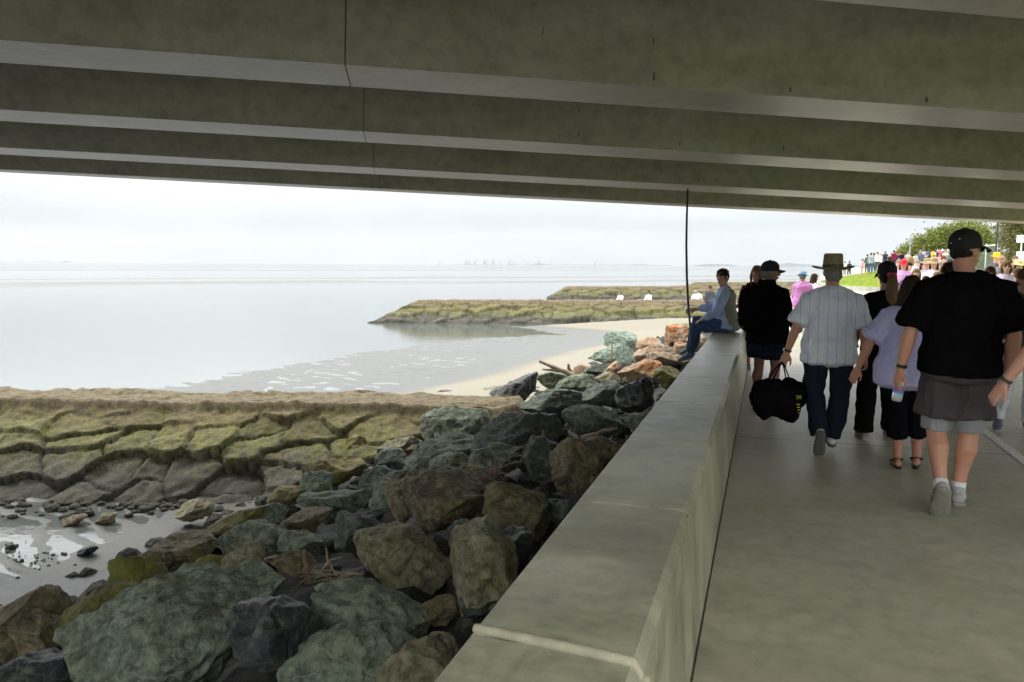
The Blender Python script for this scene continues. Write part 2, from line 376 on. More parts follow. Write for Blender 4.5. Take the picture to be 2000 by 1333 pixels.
# embankment under the boulders
def slope_z(x,y):
    xt=float(np.interp(y,*XT)); xl=float(np.interp(y,*LE))-.3; u=(xl-x)/(xl-xt); return -.12+u*(-1.98+.12)
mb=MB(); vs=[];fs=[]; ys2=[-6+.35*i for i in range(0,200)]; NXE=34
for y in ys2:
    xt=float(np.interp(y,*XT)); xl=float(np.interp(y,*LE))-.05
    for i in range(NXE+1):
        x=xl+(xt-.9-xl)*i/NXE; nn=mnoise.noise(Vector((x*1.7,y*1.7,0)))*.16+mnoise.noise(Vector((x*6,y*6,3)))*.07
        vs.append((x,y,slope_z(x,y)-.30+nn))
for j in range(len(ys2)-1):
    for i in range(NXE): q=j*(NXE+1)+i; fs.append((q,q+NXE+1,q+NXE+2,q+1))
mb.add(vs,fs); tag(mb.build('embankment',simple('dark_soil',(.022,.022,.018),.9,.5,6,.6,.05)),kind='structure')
# ---------------------------------------------------------------- sea wall along the path
WO,WI,WH=-.72,-.255,.62
root=empty('parapet_wall',(0,0,0)); tag(root,'long low grey concrete wall with jointed flat top between the boulders and the path','wall')
joints=[-3.0,-.6,1.90,3.17,4.47,5.75,7.08,8.9,10.7,12.6,14.6,16.8,19.2,21.4]
prof=[(WO,-.9),(WO,WH-.012),(WO+.012,WH),(WI-.028,WH),(WI-.004,WH-.032),(WI+.03,.03),(WI+.03,-.06)]
for a,b in zip(joints,joints[1:]):
    mb=MB(); g=.008; nn=len(prof); segs=6
    vs=[]
    for s_ in range(segs+1):
        y=a+g+(b-a-2*g)*s_/segs
        for (x,z) in prof: vs.append((x,y,z))
    fs=[]
    for s_ in range(segs):
        for i_ in range(nn-1): q=s_*nn+i_; fs.append((q,q+nn,q+nn+1,q+1))
    fs.append(tuple(range(nn))); fs.append(tuple(segs*nn+i_ for i_ in reversed(range(nn))))
    mb.add(vs,fs); mb.build('wall_panel',M_WALL,root)
dk=simple('joint_filler',(.05,.05,.042),.9)
mb=MB()
for j in joints[1:-1]: mb.box(((WO+WI)/2,j,-.1),(WI-WO-.02,.015,1.40))
mb.build('joint_filler',dk,root)
mb=MB(); mb.tube([(WO+.01,1.925,WH+.004),(-.5,1.90,WH+.006),(WI-.02,1.875,WH+.003),(WI+.006,1.872,WH-.05)],[.014,.016,.015,.013],n=14); mb.tube([(WI+.006,1.872,WH-.03),(WI+.03,1.872,.3),(WI+.04,1.872,.04)],[.014,.012,.012],n=8)
mb.build('sealant_strip',concrete('sealant',(.42,.39,.27),stain=.4),root,smooth=True)
mb=MB(); mb.box((WI+.036,8,.003),(.006,30,.006)); tag(mb.build('path_joint',dk),kind='structure')
# ---------------------------------------------------------------- bridge overhead
c1=ray(0,511); c2=ray(2000,583); bn=c2.cross(c1).normalized(); bn=bn if bn.z>0 else -bn
bd=ray(12100,947).normalized(); bd=(bd-bn*bd.dot(bn)).normalized(); be=bn.cross(bd)
HB=1.4
def bp_(d,e_,h): return CAM+bd*d+be*e_+bn*(HB+h)
bridge=empty('bridge',(0,0,0)); tag(bridge,'concrete road bridge overhead with parallel deep girders crossing the path','bridge')
edges=[(.42,1.07),(3.07,3.73),(5.56,6.20),(8.055,8.72),(10.70,11.41),(13.23,13.65)]
JD=-.42
def girder(e0,e1,d0,d1):
    mb=MB(); H=1.15
    pr=[(e0,0),(e1,0),(e1+.02,.18),(e1-.0,H),(e0,H),(e0-.0,.02)]
    pr=[(e0+.008,0),(e1-.008,0),(e1,.01),(e1+.06,H),(e0-.06,H),(e0,.01)]
    n=len(pr); S=14; vs=[]
    for s_ in range(S+1):
        d=d0+(d1-d0)*s_/S; vs+=[bp_(d,a,b) for a,b in pr]
    fs=[]
    for s_ in range(S):
        for i_ in range(n): q=s_*n; fs.append((q+i_,q+(i_+1)%n,q+n+(i_+1)%n,q+n+i_))
    fs.append(tuple(reversed(range(n)))); fs.append(tuple(S*n+i_ for i_ in range(n)))
    mb.add(vs,fs); return mb
for (e0,e1) in edges:
    girder(e0,e1,-45,JD-.004).build('girder',M_GIRD,bridge); girder(e0,e1,JD+.004,15).build('girder',M_GIRD,bridge)
    mb=MB(); mb.add([bp_(d,a,h) for d in(JD-.0035,JD+.0035) for a in(e0+.02,e1-.02) for h in(.006,1.14)],[(0,1,3,2),(4,6,7,5),(0,4,5,1),(2,3,7,6),(0,2,6,4),(1,5,7,3)]); mb.build('joint_light_block',dk,bridge)  # dark strip added inside the gap to keep light from coming through
mb=MB(); vs=[]
def bbox(mb,d0,d1,e0,e1,h0,h1):
    mb.add([bp_(d,e_,h) for d in(d0,d1) for e_ in(e0,e1) for h in(h0,h1)],[(0,1,3,2),(4,6,7,5),(0,4,5,1),(2,3,7,6),(0,2,6,4),(1,5,7,3)])
bbox(mb,-45,15,-.9,14.15,1.152,1.4); mb.build('deck',M_GIRD,bridge)  # unseen right end and rear edge set for how much light gets underneath
mb=MB(); bbox(mb,-45,15,13.9,14.15,1.402,2.3); mb.build('parapet',M_GIRD,bridge)
mb=MB(); bbox(mb,-45,15,-.9,-.65,1.402,2.3); mb.build('parapet',M_GIRD,bridge)
# small form-tie scars on the girder faces
mb=MB()
for (x,y) in [(1276,81),(1278,150),(1130,215),(1131,262),(1328,280),(1534,240),(1530,290),(1544,175),(1810,195),(1364,354),(1060,60),(1046,292),(1204,342),(924,205),(925,252)]:
    rd=ray(x,y); simple_scar=globals().get('simple_scar') or simple('scar',(.12,.115,.10),.9)
    for e0,_ in edges[1:]:
        tt_=(e0-.012)/rd.dot(be); h=rd.dot(bn)*tt_-HB
        if .02<h<1.1:
            mb=MB(); p=CAM+rd*tt_; mb.box(p,(.007,.012,.035 if y%2 else .05),(bd,be,bn)); mb.build('tie_scar',simple_scar,bridge); break
# ---------------------------------------------------------------- cable
D0=dp(1343,369,1)-CAM; kz=(HB)/(D0.dot(bn))
pts=[dp(x,y,kz) for x,y in [(1343.5,368),(1341.5,420),(1340.5,480),(1341.5,540),(1344,590),(1348,640),(1353,692)]]
mb=MB(); mb.tube(pts,[.013,.015,.016,.017,.017,.015,.010],n=10); 
tag(mb.build('hanging_cable',simple('black_rubber',(.012,.012,.014),.35,.2),smooth=True),'thin black cable hanging from the bridge girder down to the boulders beside the seated man','cable')
# ---------------------------------------------------------------- boulders
def rock_mat(name,c1,c2,moss=0,vein=.5,rough=.8,orange=0,wet=False):
    t=NT(name); oi=t.n('ShaderNodeObjectInfo'); o=t.n('ShaderNodeVectorMath',operation='ADD'); t.l(t.obj(),o.inputs[0]); 
    cv=t.n('ShaderNodeCombineXYZ'); r_=t.math('MULTIPLY',oi.outputs['Random'],37.); t.l(r_,cv.inputs[0]); t.l(r_,cv.inputs[2]); t.l(cv.outputs[0],o.inputs[1]); o=o.outputs[0]
    n1=t.noise(o,2.6,9,.68,.6); n2=t.noise(o,14,8,.7); n3=t.noise(o,75,4,.7)
    base=t.ramp(n1,[(.3,c1),(.66,c2)]); base=t.mix(.9,base,t.ramp(n2,[(.36,.22),(.5,.85),(.63,1.5)]),'MULTIPLY'); n5=t.noise(o,7,5,.6)
    base=t.mix(t.ramp(n5,[(.55,0.),(.66,.45)]),base,lerp(c2,(.40,.36,.2),.5))
    base=t.mix(t.ramp(n3,[(.58,0.),(.68,.45)]),base,(.33,.34,.22))
    vo=t.n('ShaderNodeTexVoronoi',feature='DISTANCE_TO_EDGE'); vo.inputs['Scale'].default_value=1.5; va=t.n('ShaderNodeVectorMath',operation='ADD'); t.l(o,va.inputs[0]); nn=t.n('ShaderNodeTexNoise'); nn.inputs['Scale'].default_value=3.; nn.inputs['Detail'].default_value=5; t.l(o,nn.inputs[0]); vs_=t.n('ShaderNodeVectorMath',operation='SCALE'); vs_.inputs['Scale'].default_value=.7; t.l(nn.outputs[1],vs_.inputs[0]); t.l(vs_.outputs[0],va.inputs[1]); t.l(va.outputs[0],vo.inputs[0])
    ck=t.ramp(vo.outputs[0],[(0.,0.),(.035,1.)]); base=t.mix(t.math('MULTIPLY',t.math('SUBTRACT',1.,ck),t.ramp(n1,[(.42,0.),(.6,.5)])),base,tuple(x*.25 for x in c1))
    wob=t.math('MULTIPLY',t.noise(o,2.2,4,.6),.35)
    for dr,off_ in(((.9,.2,1.5),.1),((-.5,.6,1.9),.6)):
        dt=t.n('ShaderNodeVectorMath',operation='DOT_PRODUCT'); t.l(o,dt.inputs[0]); dt.inputs[1].default_value=dr
        fr=t.math('FRACT',t.math('ADD',t.math('ADD',t.math('MULTIPLY',dt.outputs['Value'],1.15),wob),off_)); vv=t.math('ABSOLUTE',t.math('SUBTRACT',fr,.5)); base=t.mix(t.ramp(vv,[(0.,vein*1.5),(.008,0.)]),base,(.30,.33,.25))
    if orange:
        n4=t.noise(o,1.9,6,.6); base=t.mix(t.ramp(n4,[(.46,0.),(.56,orange)]),base,(.36,.13,.03))
    if moss:
        n4=t.noise(o,3.2,7,.65); base=t.mix(t.ramp(n4,[(.38,0.),(.58,moss)]),base,(.17,.17,.025))
    t.col(base); t.rough(t.math('ADD',rough-.15,t.math('MULTIPLY',n2,.3)))
    bp=t.bump(n1,.6,.05); bp=t.bump(n2,1.,.045,bp); bp=t.bump(n3,.8,.010,bp); t.bump(ck,.5,.03,bp)
    return t.m
RM=dict(
 g=rock_mat('green_rock',(.060,.085,.060),(.25,.305,.22),.12),
 G=rock_mat('pale_green_rock',(.14,.20,.16),(.26,.33,.27),.05,.3),
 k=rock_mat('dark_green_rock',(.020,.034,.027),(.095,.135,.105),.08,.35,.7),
 d=rock_mat('black_wet_and_shade_rock',(.014,.017,.018),(.04,.048,.05),0,.2,.42),
 b=rock_mat('brown_rock',(.085,.065,.042),(.235,.18,.115),.25),
 t=rock_mat('tan_rock',(.14,.125,.080),(.31,.28,.18),.25,.3),
 m=rock_mat('mossy_rock',(.06,.06,.025),(.13,.12,.045),.85,.1),
 M=rock_mat('mossy_tan_rock',(.13,.10,.05),(.26,.20,.10),.8,.1),
 o=rock_mat('rust_orange_rock',(.27,.16,.09),(.48,.34,.22),0,.2,.8,.9),
 p=rock_mat('pink_tan_rock',(.27,.20,.15),(.45,.36,.27),.1,.2,.8,.35))
def boulder(px,py,wp,hp,roll,c,label,lift=.45,depth=1.0,seed=None,sub=5,cuts=16):
    if wp*hp>14000: sub=6
    rnd=random.Random(seed if seed is not None else int(px*7+py*13))
    d=ray(px,py); s_=1.2
    while s_<90:
        P=CAM+d*s_; wm=wp/FPX*s_; hm=hp/FPX*s_
        if P.z<=slope_z(P.x,P.y)+hm*lift-.12 or P.z<SEA+.05+hm*.3: break
        s_+=.04
    D=s_; wx=wp/FPX*D*.495; hz=hp/FPX*D*.48; dy=(wx*.5+hz*.55)*depth*(.8 if wp>240 else 1)
    cuts=rnd.choice([9,11,13,16]); bm=bmesh.new(); bmesh.ops.create_icosphere(bm,subdivisions=sub if wp*hp>1800 else 4,radius=1)
    planes=[]
    for i in range(cuts):
        n_=Vector((rnd.gauss(0,1),rnd.gauss(0,1),rnd.gauss(0,1))).normalized(); planes.append((n_,rnd.uniform(.50,.86)))
    off=Vector((rnd.uniform(-50,50),rnd.uniform(-50,50),rnd.uniform(-50,50)))
    for v in bm.verts:
        q=v.co.copy()
        for n_,dd in planes:
            h=q.dot(n_)-dd
            if h>0: q-=n_*h
        v.co=q
    mxs=[max(abs(v.co[i]) for v in bm.verts) for i in range(3)]
    sc_=Vector((wx/mxs[0],dy/mxs[1],hz/mxs[2])); size=min(wx,hz)
    for v in bm.verts:
        q=v.co; nrm=q.normalized(); p_=Vector((q.x*sc_.x,q.y*sc_.y,q.z*sc_.z))
        n1=mnoise.fractal(q*1.6+off,1.0,2.0,3); n2=mnoise.ridged_multi_fractal(p_*5+off,1.0,2.0,3,1.0,2.0)-1.
        n3=mnoise.noise(p_*22+off)+1.6*mnoise.noise(p_*11+off)
        v.co=p_+nrm*(n1*.085*size+n2*.05*min(1,size*2)+n3*.010)
    me=bpy.data.meshes.new('boulder'); bm.to_mesh(me); bm.free()
    o=link('boulder',me,RM[c],smooth=True)
    a=R0*math.cos(R(roll))+ZU*math.sin(R(roll)); b=f0; c_=a.cross(b)
    Mx=Matrix.Identity(4)
    tilt=rnd.uniform(-.25,.25); b2=(b*math.cos(tilt)+c_*math.sin(tilt)); c2_=a.cross(b2)
    for i in range(3): Mx[i][0]=a[i]; Mx[i][1]=b2[i]; Mx[i][2]=c2_[i]; Mx[i][3]=P[i]
    o.matrix_world=Mx
    return tag(o,label,'boulder','boulders piled against the sea wall')
BO=[
(340,1235,470,235,14,'g','huge flat green-grey boulder with pale veins, largest of the pile, bottom left'),
(540,1245,130,230,70,'d','black shadowed boulder leaning on the huge veined one'),  # shade of the big boulder's right face put into this block's black
(190,1207,190,120,8,'m','rounded yellow-green mossy boulder left of the huge veined boulder'),
(45,1215,160,140,20,'b','rounded brown boulder at the left edge of the photo by the wet sand'),
(72,1235,85,110,30,'b','ochre brown boulder squeezed between the left edge boulder and the mossy one'),
(265,1128,125,110,0,'m','dark rounded mossy boulder rising above the wet sand'),
(350,1072,190,84,6,'b','long low brown boulder at the top of the wet sand corner'),
(387,1086,52,46,0,'m','small angular olive boulder below the long low brown one'),
(402,1106,100,52,25,'M','grey olive wedge boulder above the huge veined boulder'),
(482,1096,96,66,5,'t','pointed tan-grey boulder behind the huge veined boulder'),
(577,1100,130,52,-3,'b','brown oval boulder just left of the upright stump of driftwood'),
(505,1052,160,78,8,'g','broad green boulder above the pointed tan-grey one'),
(592,1022,124,52,20,'b','long reddish brown boulder lying across green ones'),
(595,1060,110,50,0,'g','green boulder beneath the long reddish brown one'),
(690,1045,112,104,-20,'k','dark green boulder right of the reddish brown one'),
(775,1085,225,138,-14,'t','large tan boulder with spotted face, middle of the near pile'),
(944,1105,148,190,25,'t','upright green and tan boulder nearest the wall coping'),
(903,1052,90,70,10,'k','dark green boulder half hidden behind the upright green and tan one'),
(892,980,230,120,3,'b','large flat-topped brown boulder carrying dried reeds'),
(1025,995,165,108,-8,'b','rounded brown and olive boulder touching the wall edge'),
(710,1192,285,150,-10,'g','wide green-grey slab below the large tan boulder'),
(672,1283,290,150,6,'g','rough bright green boulder at the bottom edge of the photo'),
(835,1300,200,120,15,'t','low tan boulder at the bottom, right against the wall'),
(60,1310,170,75,5,'d','wet black boulder in the bottom left corner'),
(300,1332,220,50,3,'d','flat wet black slab below the huge veined boulder'),
(533,1006,66,46,0,'g','small rounded green boulder left of the long reddish brown one'),
(656,980,150,66,4,'g','low green boulder beyond the long reddish brown one'),
(768,966,110,76,28,'g','tilted green slab left of the flat-topped brown boulder'),
(790,985,70,70,48,'t','worn tan block leaning on the flat-topped brown boulder'),
(622,948,90,56,5,'g','green block with a mossy top beside the groyne foot'),
(560,968,96,46,16,'M','moss-covered tan boulder on the groyne corner'),
(475,1016,165,58,22,'M','long yellow-green mossy slab running down to the sand'),
(655,918,150,60,8,'M','ochre mossy boulder where the near groyne meets the pile'),
(745,935,95,55,10,'k','dark green boulder in the gap above the tilted green slab'),
(975,902,120,72,5,'g','green boulder behind the dried reeds'),
(1056,902,92,108,52,'k','dark streaked upright slab left of the brown-black boulder'),
(1122,918,110,128,-40,'b','tall brown-black boulder against the wall'),
(1180,882,104,64,10,'b','dark brown boulder by the wall, above the tall brown-black one'),
(1158,824,132,76,4,'g','smooth green boulder with pale top edge near the wall'),
(1010,856,185,96,14,'k','long dark green boulder in the middle of the pile'),
(862,886,160,76,18,'g','blue-green boulder with pale wet top'),
(888,908,100,50,5,'g','green boulder in front of the pale wet-topped one'),
(885,830,155,80,10,'g','green and tan boulder just past the end of the near groyne'),
(1000,772,135,66,38,'d','pointed blackish slab sticking up against the pale sand'),
(1085,790,145,58,5,'k','dark boulder right of the pointed blackish slab'),
(1180,770,92,54,0,'k','dark green boulder left of the round black one'),
(1250,777,94,82,0,'d','round black boulder against the wall coping'),
(1245,826,56,54,0,'g','small green boulder below the round black one'),
(1130,753,92,42,10,'g','green boulder behind the dark ones, middle distance'),
(1085,740,94,38,-4,'g','green boulder beneath the grey driftwood branch'),
(873,768,66,20,0,'d','low dark rock at the sand edge beyond the near groyne'),
(955,768,86,28,0,'t','low tan-grey rock on the sand left of the pointed blackish slab'),
(783,874,92,46,8,'t','grey-tan boulder at the right end of the near groyne'),
(805,880,46,26,-8,'b','small red-brown stone on the grey-tan boulder'),
(768,898,72,42,0,'k','dark green stone under the small red-brown one'),
(700,880,90,60,20,'M','brown mossy boulder set into the end of the groyne'),
(1024,874,36,46,10,'b','small square brown stone among green boulders'),
(1046,870,60,42,10,'g','small green stone right of the small square brown one'),
(1215,668,76,42,-6,'G','pale green block, farthest left of the sunlit boulders'),
(1196,694,98,44,3,'G','pale green slab with a stick standing before it'),
(1322,656,66,52,-12,'o','rust orange boulder with pale patches beside the seated man'),
(1330,640,46,26,0,'G','grey-green boulder behind the rust orange one'),
(1268,672,54,26,0,'p','pinkish flat boulder left of the rust orange one'),
(1277,690,88,34,4,'p','ochre boulder below the pinkish flat one'),
(1334,681,46,24,0,'p','pale pink boulder under the seated man\'s feet'),
(1306,704,84,32,-5,'p','brownish pink boulder near the wall below the seated man'),
(1258,724,108,46,8,'o','brown boulder with a rust orange face, sunlit'),
(1197,722,36,28,30,'o','small bright orange stone among sunlit boulders'),
(1232,740,30,26,0,'t','small tan stone below the rust faced boulder'),
(1302,738,70,48,10,'M','olive brown boulder against the far wall coping'),
(1184,739,48,24,0,'t','flat tan stone behind the dark green boulders'),
(1140,722,58,24,6,'p','pink flat boulder at the edge of the pale sand'),
(1172,722,66,24,14,'k','dark flat rock beside the pink flat one'),
(1360,668,44,40,0,'p','pale boulder hidden behind the seated man\'s shins'),
(1070,830,70,36,0,'k','dark stone wedged behind the long dark green boulder'),
(940,1180,90,60,0,'k','black stone in the gap below the upright green and tan boulder'),
(640,1120,80,50,0,'k','dark stone behind the upright driftwood stump'),
(860,1190,70,60,30,'b','gnarled brown stone beside the wall, above the low tan boulder'),
(380,998,76,42,12,'t','barnacled grey rock on the wet sand at the groyne corner'),
(430,1045,90,40,20,'M','tan mossy rock beside the long low brown boulder'),
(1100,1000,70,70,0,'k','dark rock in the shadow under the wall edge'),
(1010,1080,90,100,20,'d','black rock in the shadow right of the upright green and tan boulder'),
]
for b_ in BO: boulder(*b_)
# rubble between them: nobody could count it
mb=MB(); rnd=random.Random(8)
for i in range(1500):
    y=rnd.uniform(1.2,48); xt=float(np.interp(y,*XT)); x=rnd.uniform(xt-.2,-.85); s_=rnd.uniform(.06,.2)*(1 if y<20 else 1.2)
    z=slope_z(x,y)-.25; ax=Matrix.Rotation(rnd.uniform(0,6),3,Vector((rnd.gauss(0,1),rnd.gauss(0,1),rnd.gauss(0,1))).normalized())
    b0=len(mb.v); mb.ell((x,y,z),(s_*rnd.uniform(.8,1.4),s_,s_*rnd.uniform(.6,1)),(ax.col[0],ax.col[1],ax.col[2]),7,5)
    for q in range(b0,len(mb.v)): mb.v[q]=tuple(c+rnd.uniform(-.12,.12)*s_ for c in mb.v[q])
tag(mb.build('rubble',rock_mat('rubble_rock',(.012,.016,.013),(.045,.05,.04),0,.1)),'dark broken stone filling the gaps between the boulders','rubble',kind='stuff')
# ---------------------------------------------------------------- groynes
def groyne_mat():
    t=NT('groyne_stone'); P=t.pos(); sx=t.n('ShaderNodeSeparateXYZ'); t.l(P,sx.inputs[0])
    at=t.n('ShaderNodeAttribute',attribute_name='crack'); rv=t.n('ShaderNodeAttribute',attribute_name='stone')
    n1=t.noise(P,1.3,8,.65,.5); n2=t.noise(P,9,8,.72); n3=t.noise(P,45,5,.75); n4=t.noise(P,.5,5,.6)
    hz=t.math('ADD',sx.outputs[2],t.math('MULTIPLY',t.math('SUBTRACT',n1,.5),.9))
    c=t.ramp(t.math('DIVIDE',t.math('ADD',hz,2.2),1.4),[(.12,(.075,.068,.048)),(.34,(.115,.105,.068)),(.52,(.145,.135,.042)),(.75,(.165,.13,.055)),(.95,(.185,.14,.08))])
    mo=t.math('MULTIPLY',t.ramp(n2,[(.46,0.),(.58,1.)]),t.ramp(t.math('DIVIDE',t.math('ADD',hz,2.2),1.4),[(.22,0.),(.45,1.),(.72,.8),(.9,.1)]))
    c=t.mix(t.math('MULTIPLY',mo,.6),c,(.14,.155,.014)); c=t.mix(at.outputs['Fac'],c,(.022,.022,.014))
    c=t.mix(.7,c,t.ramp(rv.outputs['Fac'],[(0,.62),(1.,1.15)]),'MULTIPLY')
    c=t.mix(.9,c,t.ramp(n2,[(.34,.35),(.64,1.4)]),'MULTIPLY'); c=t.mix(.8,c,t.ramp(n3,[(.38,.3),(.6,1.25)]),'MULTIPLY')
    t.col(c); t.rough(.85); bp=t.bump(n2,.5,.05); t.bump(n3,.6,.012,bp); return t.m
GM=groyne_mat()
def voro(x,y,seed,jx=.85):
    best=np.full(x.shape,9.); sec=np.full(x.shape,9.); idv=np.zeros(x.shape); cxs=np.zeros(x.shape); cys=np.zeros(x.shape)
    xi=np.floor(x); yi=np.floor(y)
    for i in(-1,0,1):
        for j in(-1,0,1):
            a=(xi+i).astype(np.int64); b=(yi+j).astype(np.int64)
            n=(a*73856093^b*19349663^seed*83492791)&0xffffff; r1=(n%1009)/1009.; r2=((n//1009)%997)/997.; r3=((n*7+13)%911)/911.
            px=a+.5+(r1-.5)*jx; py=b+.5+(r2-.5)*jx; d=np.hypot(x-px,(y-py))
            m=d<best; sec=np.where(m,best,np.minimum(sec,d)); best=np.where(m,d,best); idv=np.where(m,r3,idv); cxs=np.where(m,px,cxs); cys=np.where(m,py,cys)
    return best,sec,idv,cxs,cys
def groyne(label,base,ax,length,res,tf=2.0,tt=3.6,ht=1.25,rise=.2,seed=1,tipslope=1.6,cell=.62,group='stone groynes running out to sea'):
    """base: foot point nearest the tip; ax: unit direction towards the land; profile across n"""
    nrm=Vector((-ax[1],ax[0])); W=tt+tf+.2; ns=int(length/res); ntt=int(W/res)
    S,T=np.meshgrid(np.linspace(0,length,ns),np.linspace(-.25,W,ntt),indexing='ij')
    def prof(t_,s_):
        h=np.interp(t_,[-.25,0,tf*.5,tf,tf+.12,tt,tt+tf],[-.25,0,ht*.52,ht-.17,ht,ht-.03,0]); 
        end=np.clip(s_/tipslope,0,1); return np.minimum(h,(-.25+end*(ht+.25)))+rise*s_/length
    Zb=prof(T,S)
    f1,f2,idv,cx_,cy_=voro(S/cell+1.1*fbm(S*.9,T*1.1,3,4),T/(cell*.72)+1.0*fbm(S*.9+9,T*1.1,3,6),seed)
    far=res>.05; edge=np.clip((f2-f1)/(.15 if far else .09),0,1); tilt=((S/cell+1.1*fbm(S*.9,T*1.1,3,4)-cx_)*(idv-.5)*1.3+(T/(cell*.72)+1.0*fbm(S*.9+9,T*1.1,3,6)-cy_)*-.6)
    jm=np.clip((fbm(S*.8,T*.9,3,seed+20)-.33)*4.5,0,1)*(1-.6*np.clip((T-tf*.62)/(tf*.3),0,1)); end2=np.clip((length-S)/.9,0,1); jm=np.maximum(jm,np.clip((tf*.62-T)/.3,0,.85)); jm=np.maximum(jm,.8) if far else jm; up=np.clip((T-tf)/.15+1,0,1)*np.clip((tt-T)/.1,0,1)      # mortared cap is smooth
    rough=1-.8*up
    disp=rough*((edge**.6-1)*.085*jm+tilt*.115*cell/.62*(.45+.55*jm)+(idv-.5)*.07-.07*(idv<.14))-(1-end2)*.9+(fbm(S*3.7,T*3.7,3,seed+40)-.44)*.07+ (fbm(S*2.2,T*2.2,4,seed)-.47)*.10+(fbm(S*7,T*7,4,seed+3)-.44)*.065
    lip=np.exp(-((T-tf-.05)/.12)**2)*(fbm(S*1.2,T*.6,3,seed+8)-.35)*.18
    Zz=SEA+Zb+disp+lip; slopey=(T<tf).astype(float)
    XX=base[0]+ax[0]*S+nrm[0]*(T-slopey*disp*.5); YY=base[1]+ax[1]*S+nrm[1]*(T-slopey*disp*.5)
    v=np.stack([XX,YY,Zz],-1).reshape(-1,3); i=np.arange(ns-1)[:,None]*ntt+np.arange(ntt-1)[None,:]
    f=np.stack([i,i+ntt,i+ntt+1,i+1],-1).reshape(-1,4); me=np_mesh('groyne',v,f)
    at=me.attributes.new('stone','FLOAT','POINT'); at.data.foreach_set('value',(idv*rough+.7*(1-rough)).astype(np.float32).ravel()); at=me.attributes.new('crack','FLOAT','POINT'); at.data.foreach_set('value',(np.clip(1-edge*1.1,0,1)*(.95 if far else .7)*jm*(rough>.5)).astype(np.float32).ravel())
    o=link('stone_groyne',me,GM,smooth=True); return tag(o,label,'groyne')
AX=(math.cos(R(15.5)),math.sin(R(15.5)))
def back(p,s): return (p[0]-AX[0]*s,p[1]-AX[1]*s)
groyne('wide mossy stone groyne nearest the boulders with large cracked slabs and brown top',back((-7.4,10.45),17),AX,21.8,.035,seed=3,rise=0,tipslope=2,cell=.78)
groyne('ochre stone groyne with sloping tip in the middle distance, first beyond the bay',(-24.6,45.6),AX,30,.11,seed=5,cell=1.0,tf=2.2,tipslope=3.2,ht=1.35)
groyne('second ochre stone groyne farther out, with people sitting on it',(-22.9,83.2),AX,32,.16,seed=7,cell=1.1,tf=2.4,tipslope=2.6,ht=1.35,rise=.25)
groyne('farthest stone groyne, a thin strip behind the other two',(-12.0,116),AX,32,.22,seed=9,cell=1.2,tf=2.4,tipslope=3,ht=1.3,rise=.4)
# rubble at the foot of the near groyne
mb=MB(); rnd=random.Random(12)
for i in range(620):
    s_=rnd.uniform(-13,3.2); t_=-abs(rnd.gauss(0,.45))-.02+(.12 if rnd.random()<.3 else 0); x=-7.4+AX[0]*s_-AX[1]*t_; y=10.45+AX[1]*s_+AX[0]*t_
    if x>-6.9: continue
    r_=rnd.uniform(.02,.07)*(1.6 if rnd.random()<.14 else 1); b0=len(mb.v); mb.ell((x,y,SEA+r_*.35),(r_*1.3,r_,r_*.65),None,8,6)
    sx_=rnd.uniform(0,99)
    for q in range(b0,len(mb.v)):
        v=Vector(mb.v[q]); nn=mnoise.noise(v*14+Vector((sx_,0,0))); c=Vector((x,y,SEA+r_*.35)); mb.v[q]=tuple(c+(v-c)*(1+.55*nn))
o=mb.build('shore_rubble',GM); tag(o,'small broken stones scattered along the foot of the near groyne','rubble',kind='stuff')
def shore_rock(px,py,w_,h_,roll,label,c='t'):
    o=boulder(px,py,w_,h_,roll,c,label,sub=4); o.matrix_world.translation.z-=.03; del o['group']; o.name='shore_rock'; o['category']='rock'
shore_rock(168,1073,46,16,18,'single dark flat stone lying alone on the wet sand bottom left','d')
shore_rock(140,1012,60,20,12,'low dark stone in the rippled wet sand near the groyne foot','b')
shore_rock(207,1010,44,22,10,'grey stone lying by the rippled wet sand, right of the low dark one','t')
shore_rock(20,1062,26,12,0,'little dark stone near the left edge on the rippled sand','d')
mb=MB(); rnd=random.Random(4)
for i in range(46):
    p=gp(rnd.gauss(60,40),rnd.gauss(1095,14),SEA); r_=rnd.uniform(.008,.026); mb.ell((p.x,p.y,SEA+.012),(r_*1.4,r_,r_*.7),None,6,5)
tag(mb.build('pebbles',RM['d']),'sprinkle of dark pebbles on the rippled wet sand','pebbles',kind='stuff')
# ---------------------------------------------------------------- driftwood and reeds
WD=simple('driftwood',(.17,.105,.06),.85,.4,18,.5,.01); WL=simple('bleached_driftwood',(.30,.24,.16),.85,.3,25,.5,.01)
def wood(name,label,cat,paths,m,n=9):
    mb=MB()
    for pts,D,r in paths:
        P=[dp(x,y,D+(dd if dd else 0)) for x,y,dd in pts]; P2=[]
        for a,b in zip(P,P[1:]):
            for q in (0,.33,.66): p=a.lerp(b,q); P2.append(p+Vector((random.uniform(-1,1),random.uniform(-1,1),random.uniform(-1,1)))*r*.35)
        P2.append(P[-1]); rr=[r*(1-.55*i/(len(P2)-1))*random.uniform(.85,1.15) for i in range(len(P2))]; mb.tube(P2,rr,n=n)
    return tag(mb.build(name,m,smooth=True),label,cat)
wood('driftwood_log','short upright stump of brown driftwood between boulders','driftwood',[([(600,1140,0),(598,1105,0),(594,1076,0)],5.65,.030)],WD)
wood('driftwood_root','tangled pale root beside the upright stump','driftwood',[([(655,1120,0),(640,1095,0),(632,1112,0)],5.8,.010),([(640,1095,0),(637,1070,0)],5.8,.008),([(640,1100,0),(618,1128,0)],5.75,.008),([(640,1096,0),(668,1088,0)],5.8,.007)],WL)
wood('forked_driftwood','forked red-brown branch lying below the huge veined boulder','driftwood',[([(586,1200,0),(560,1228,0),(530,1252,-.1)],4.75,.028),([(586,1200,0),(584,1225,0),(566,1246,-.1)],4.75,.022)],WD)
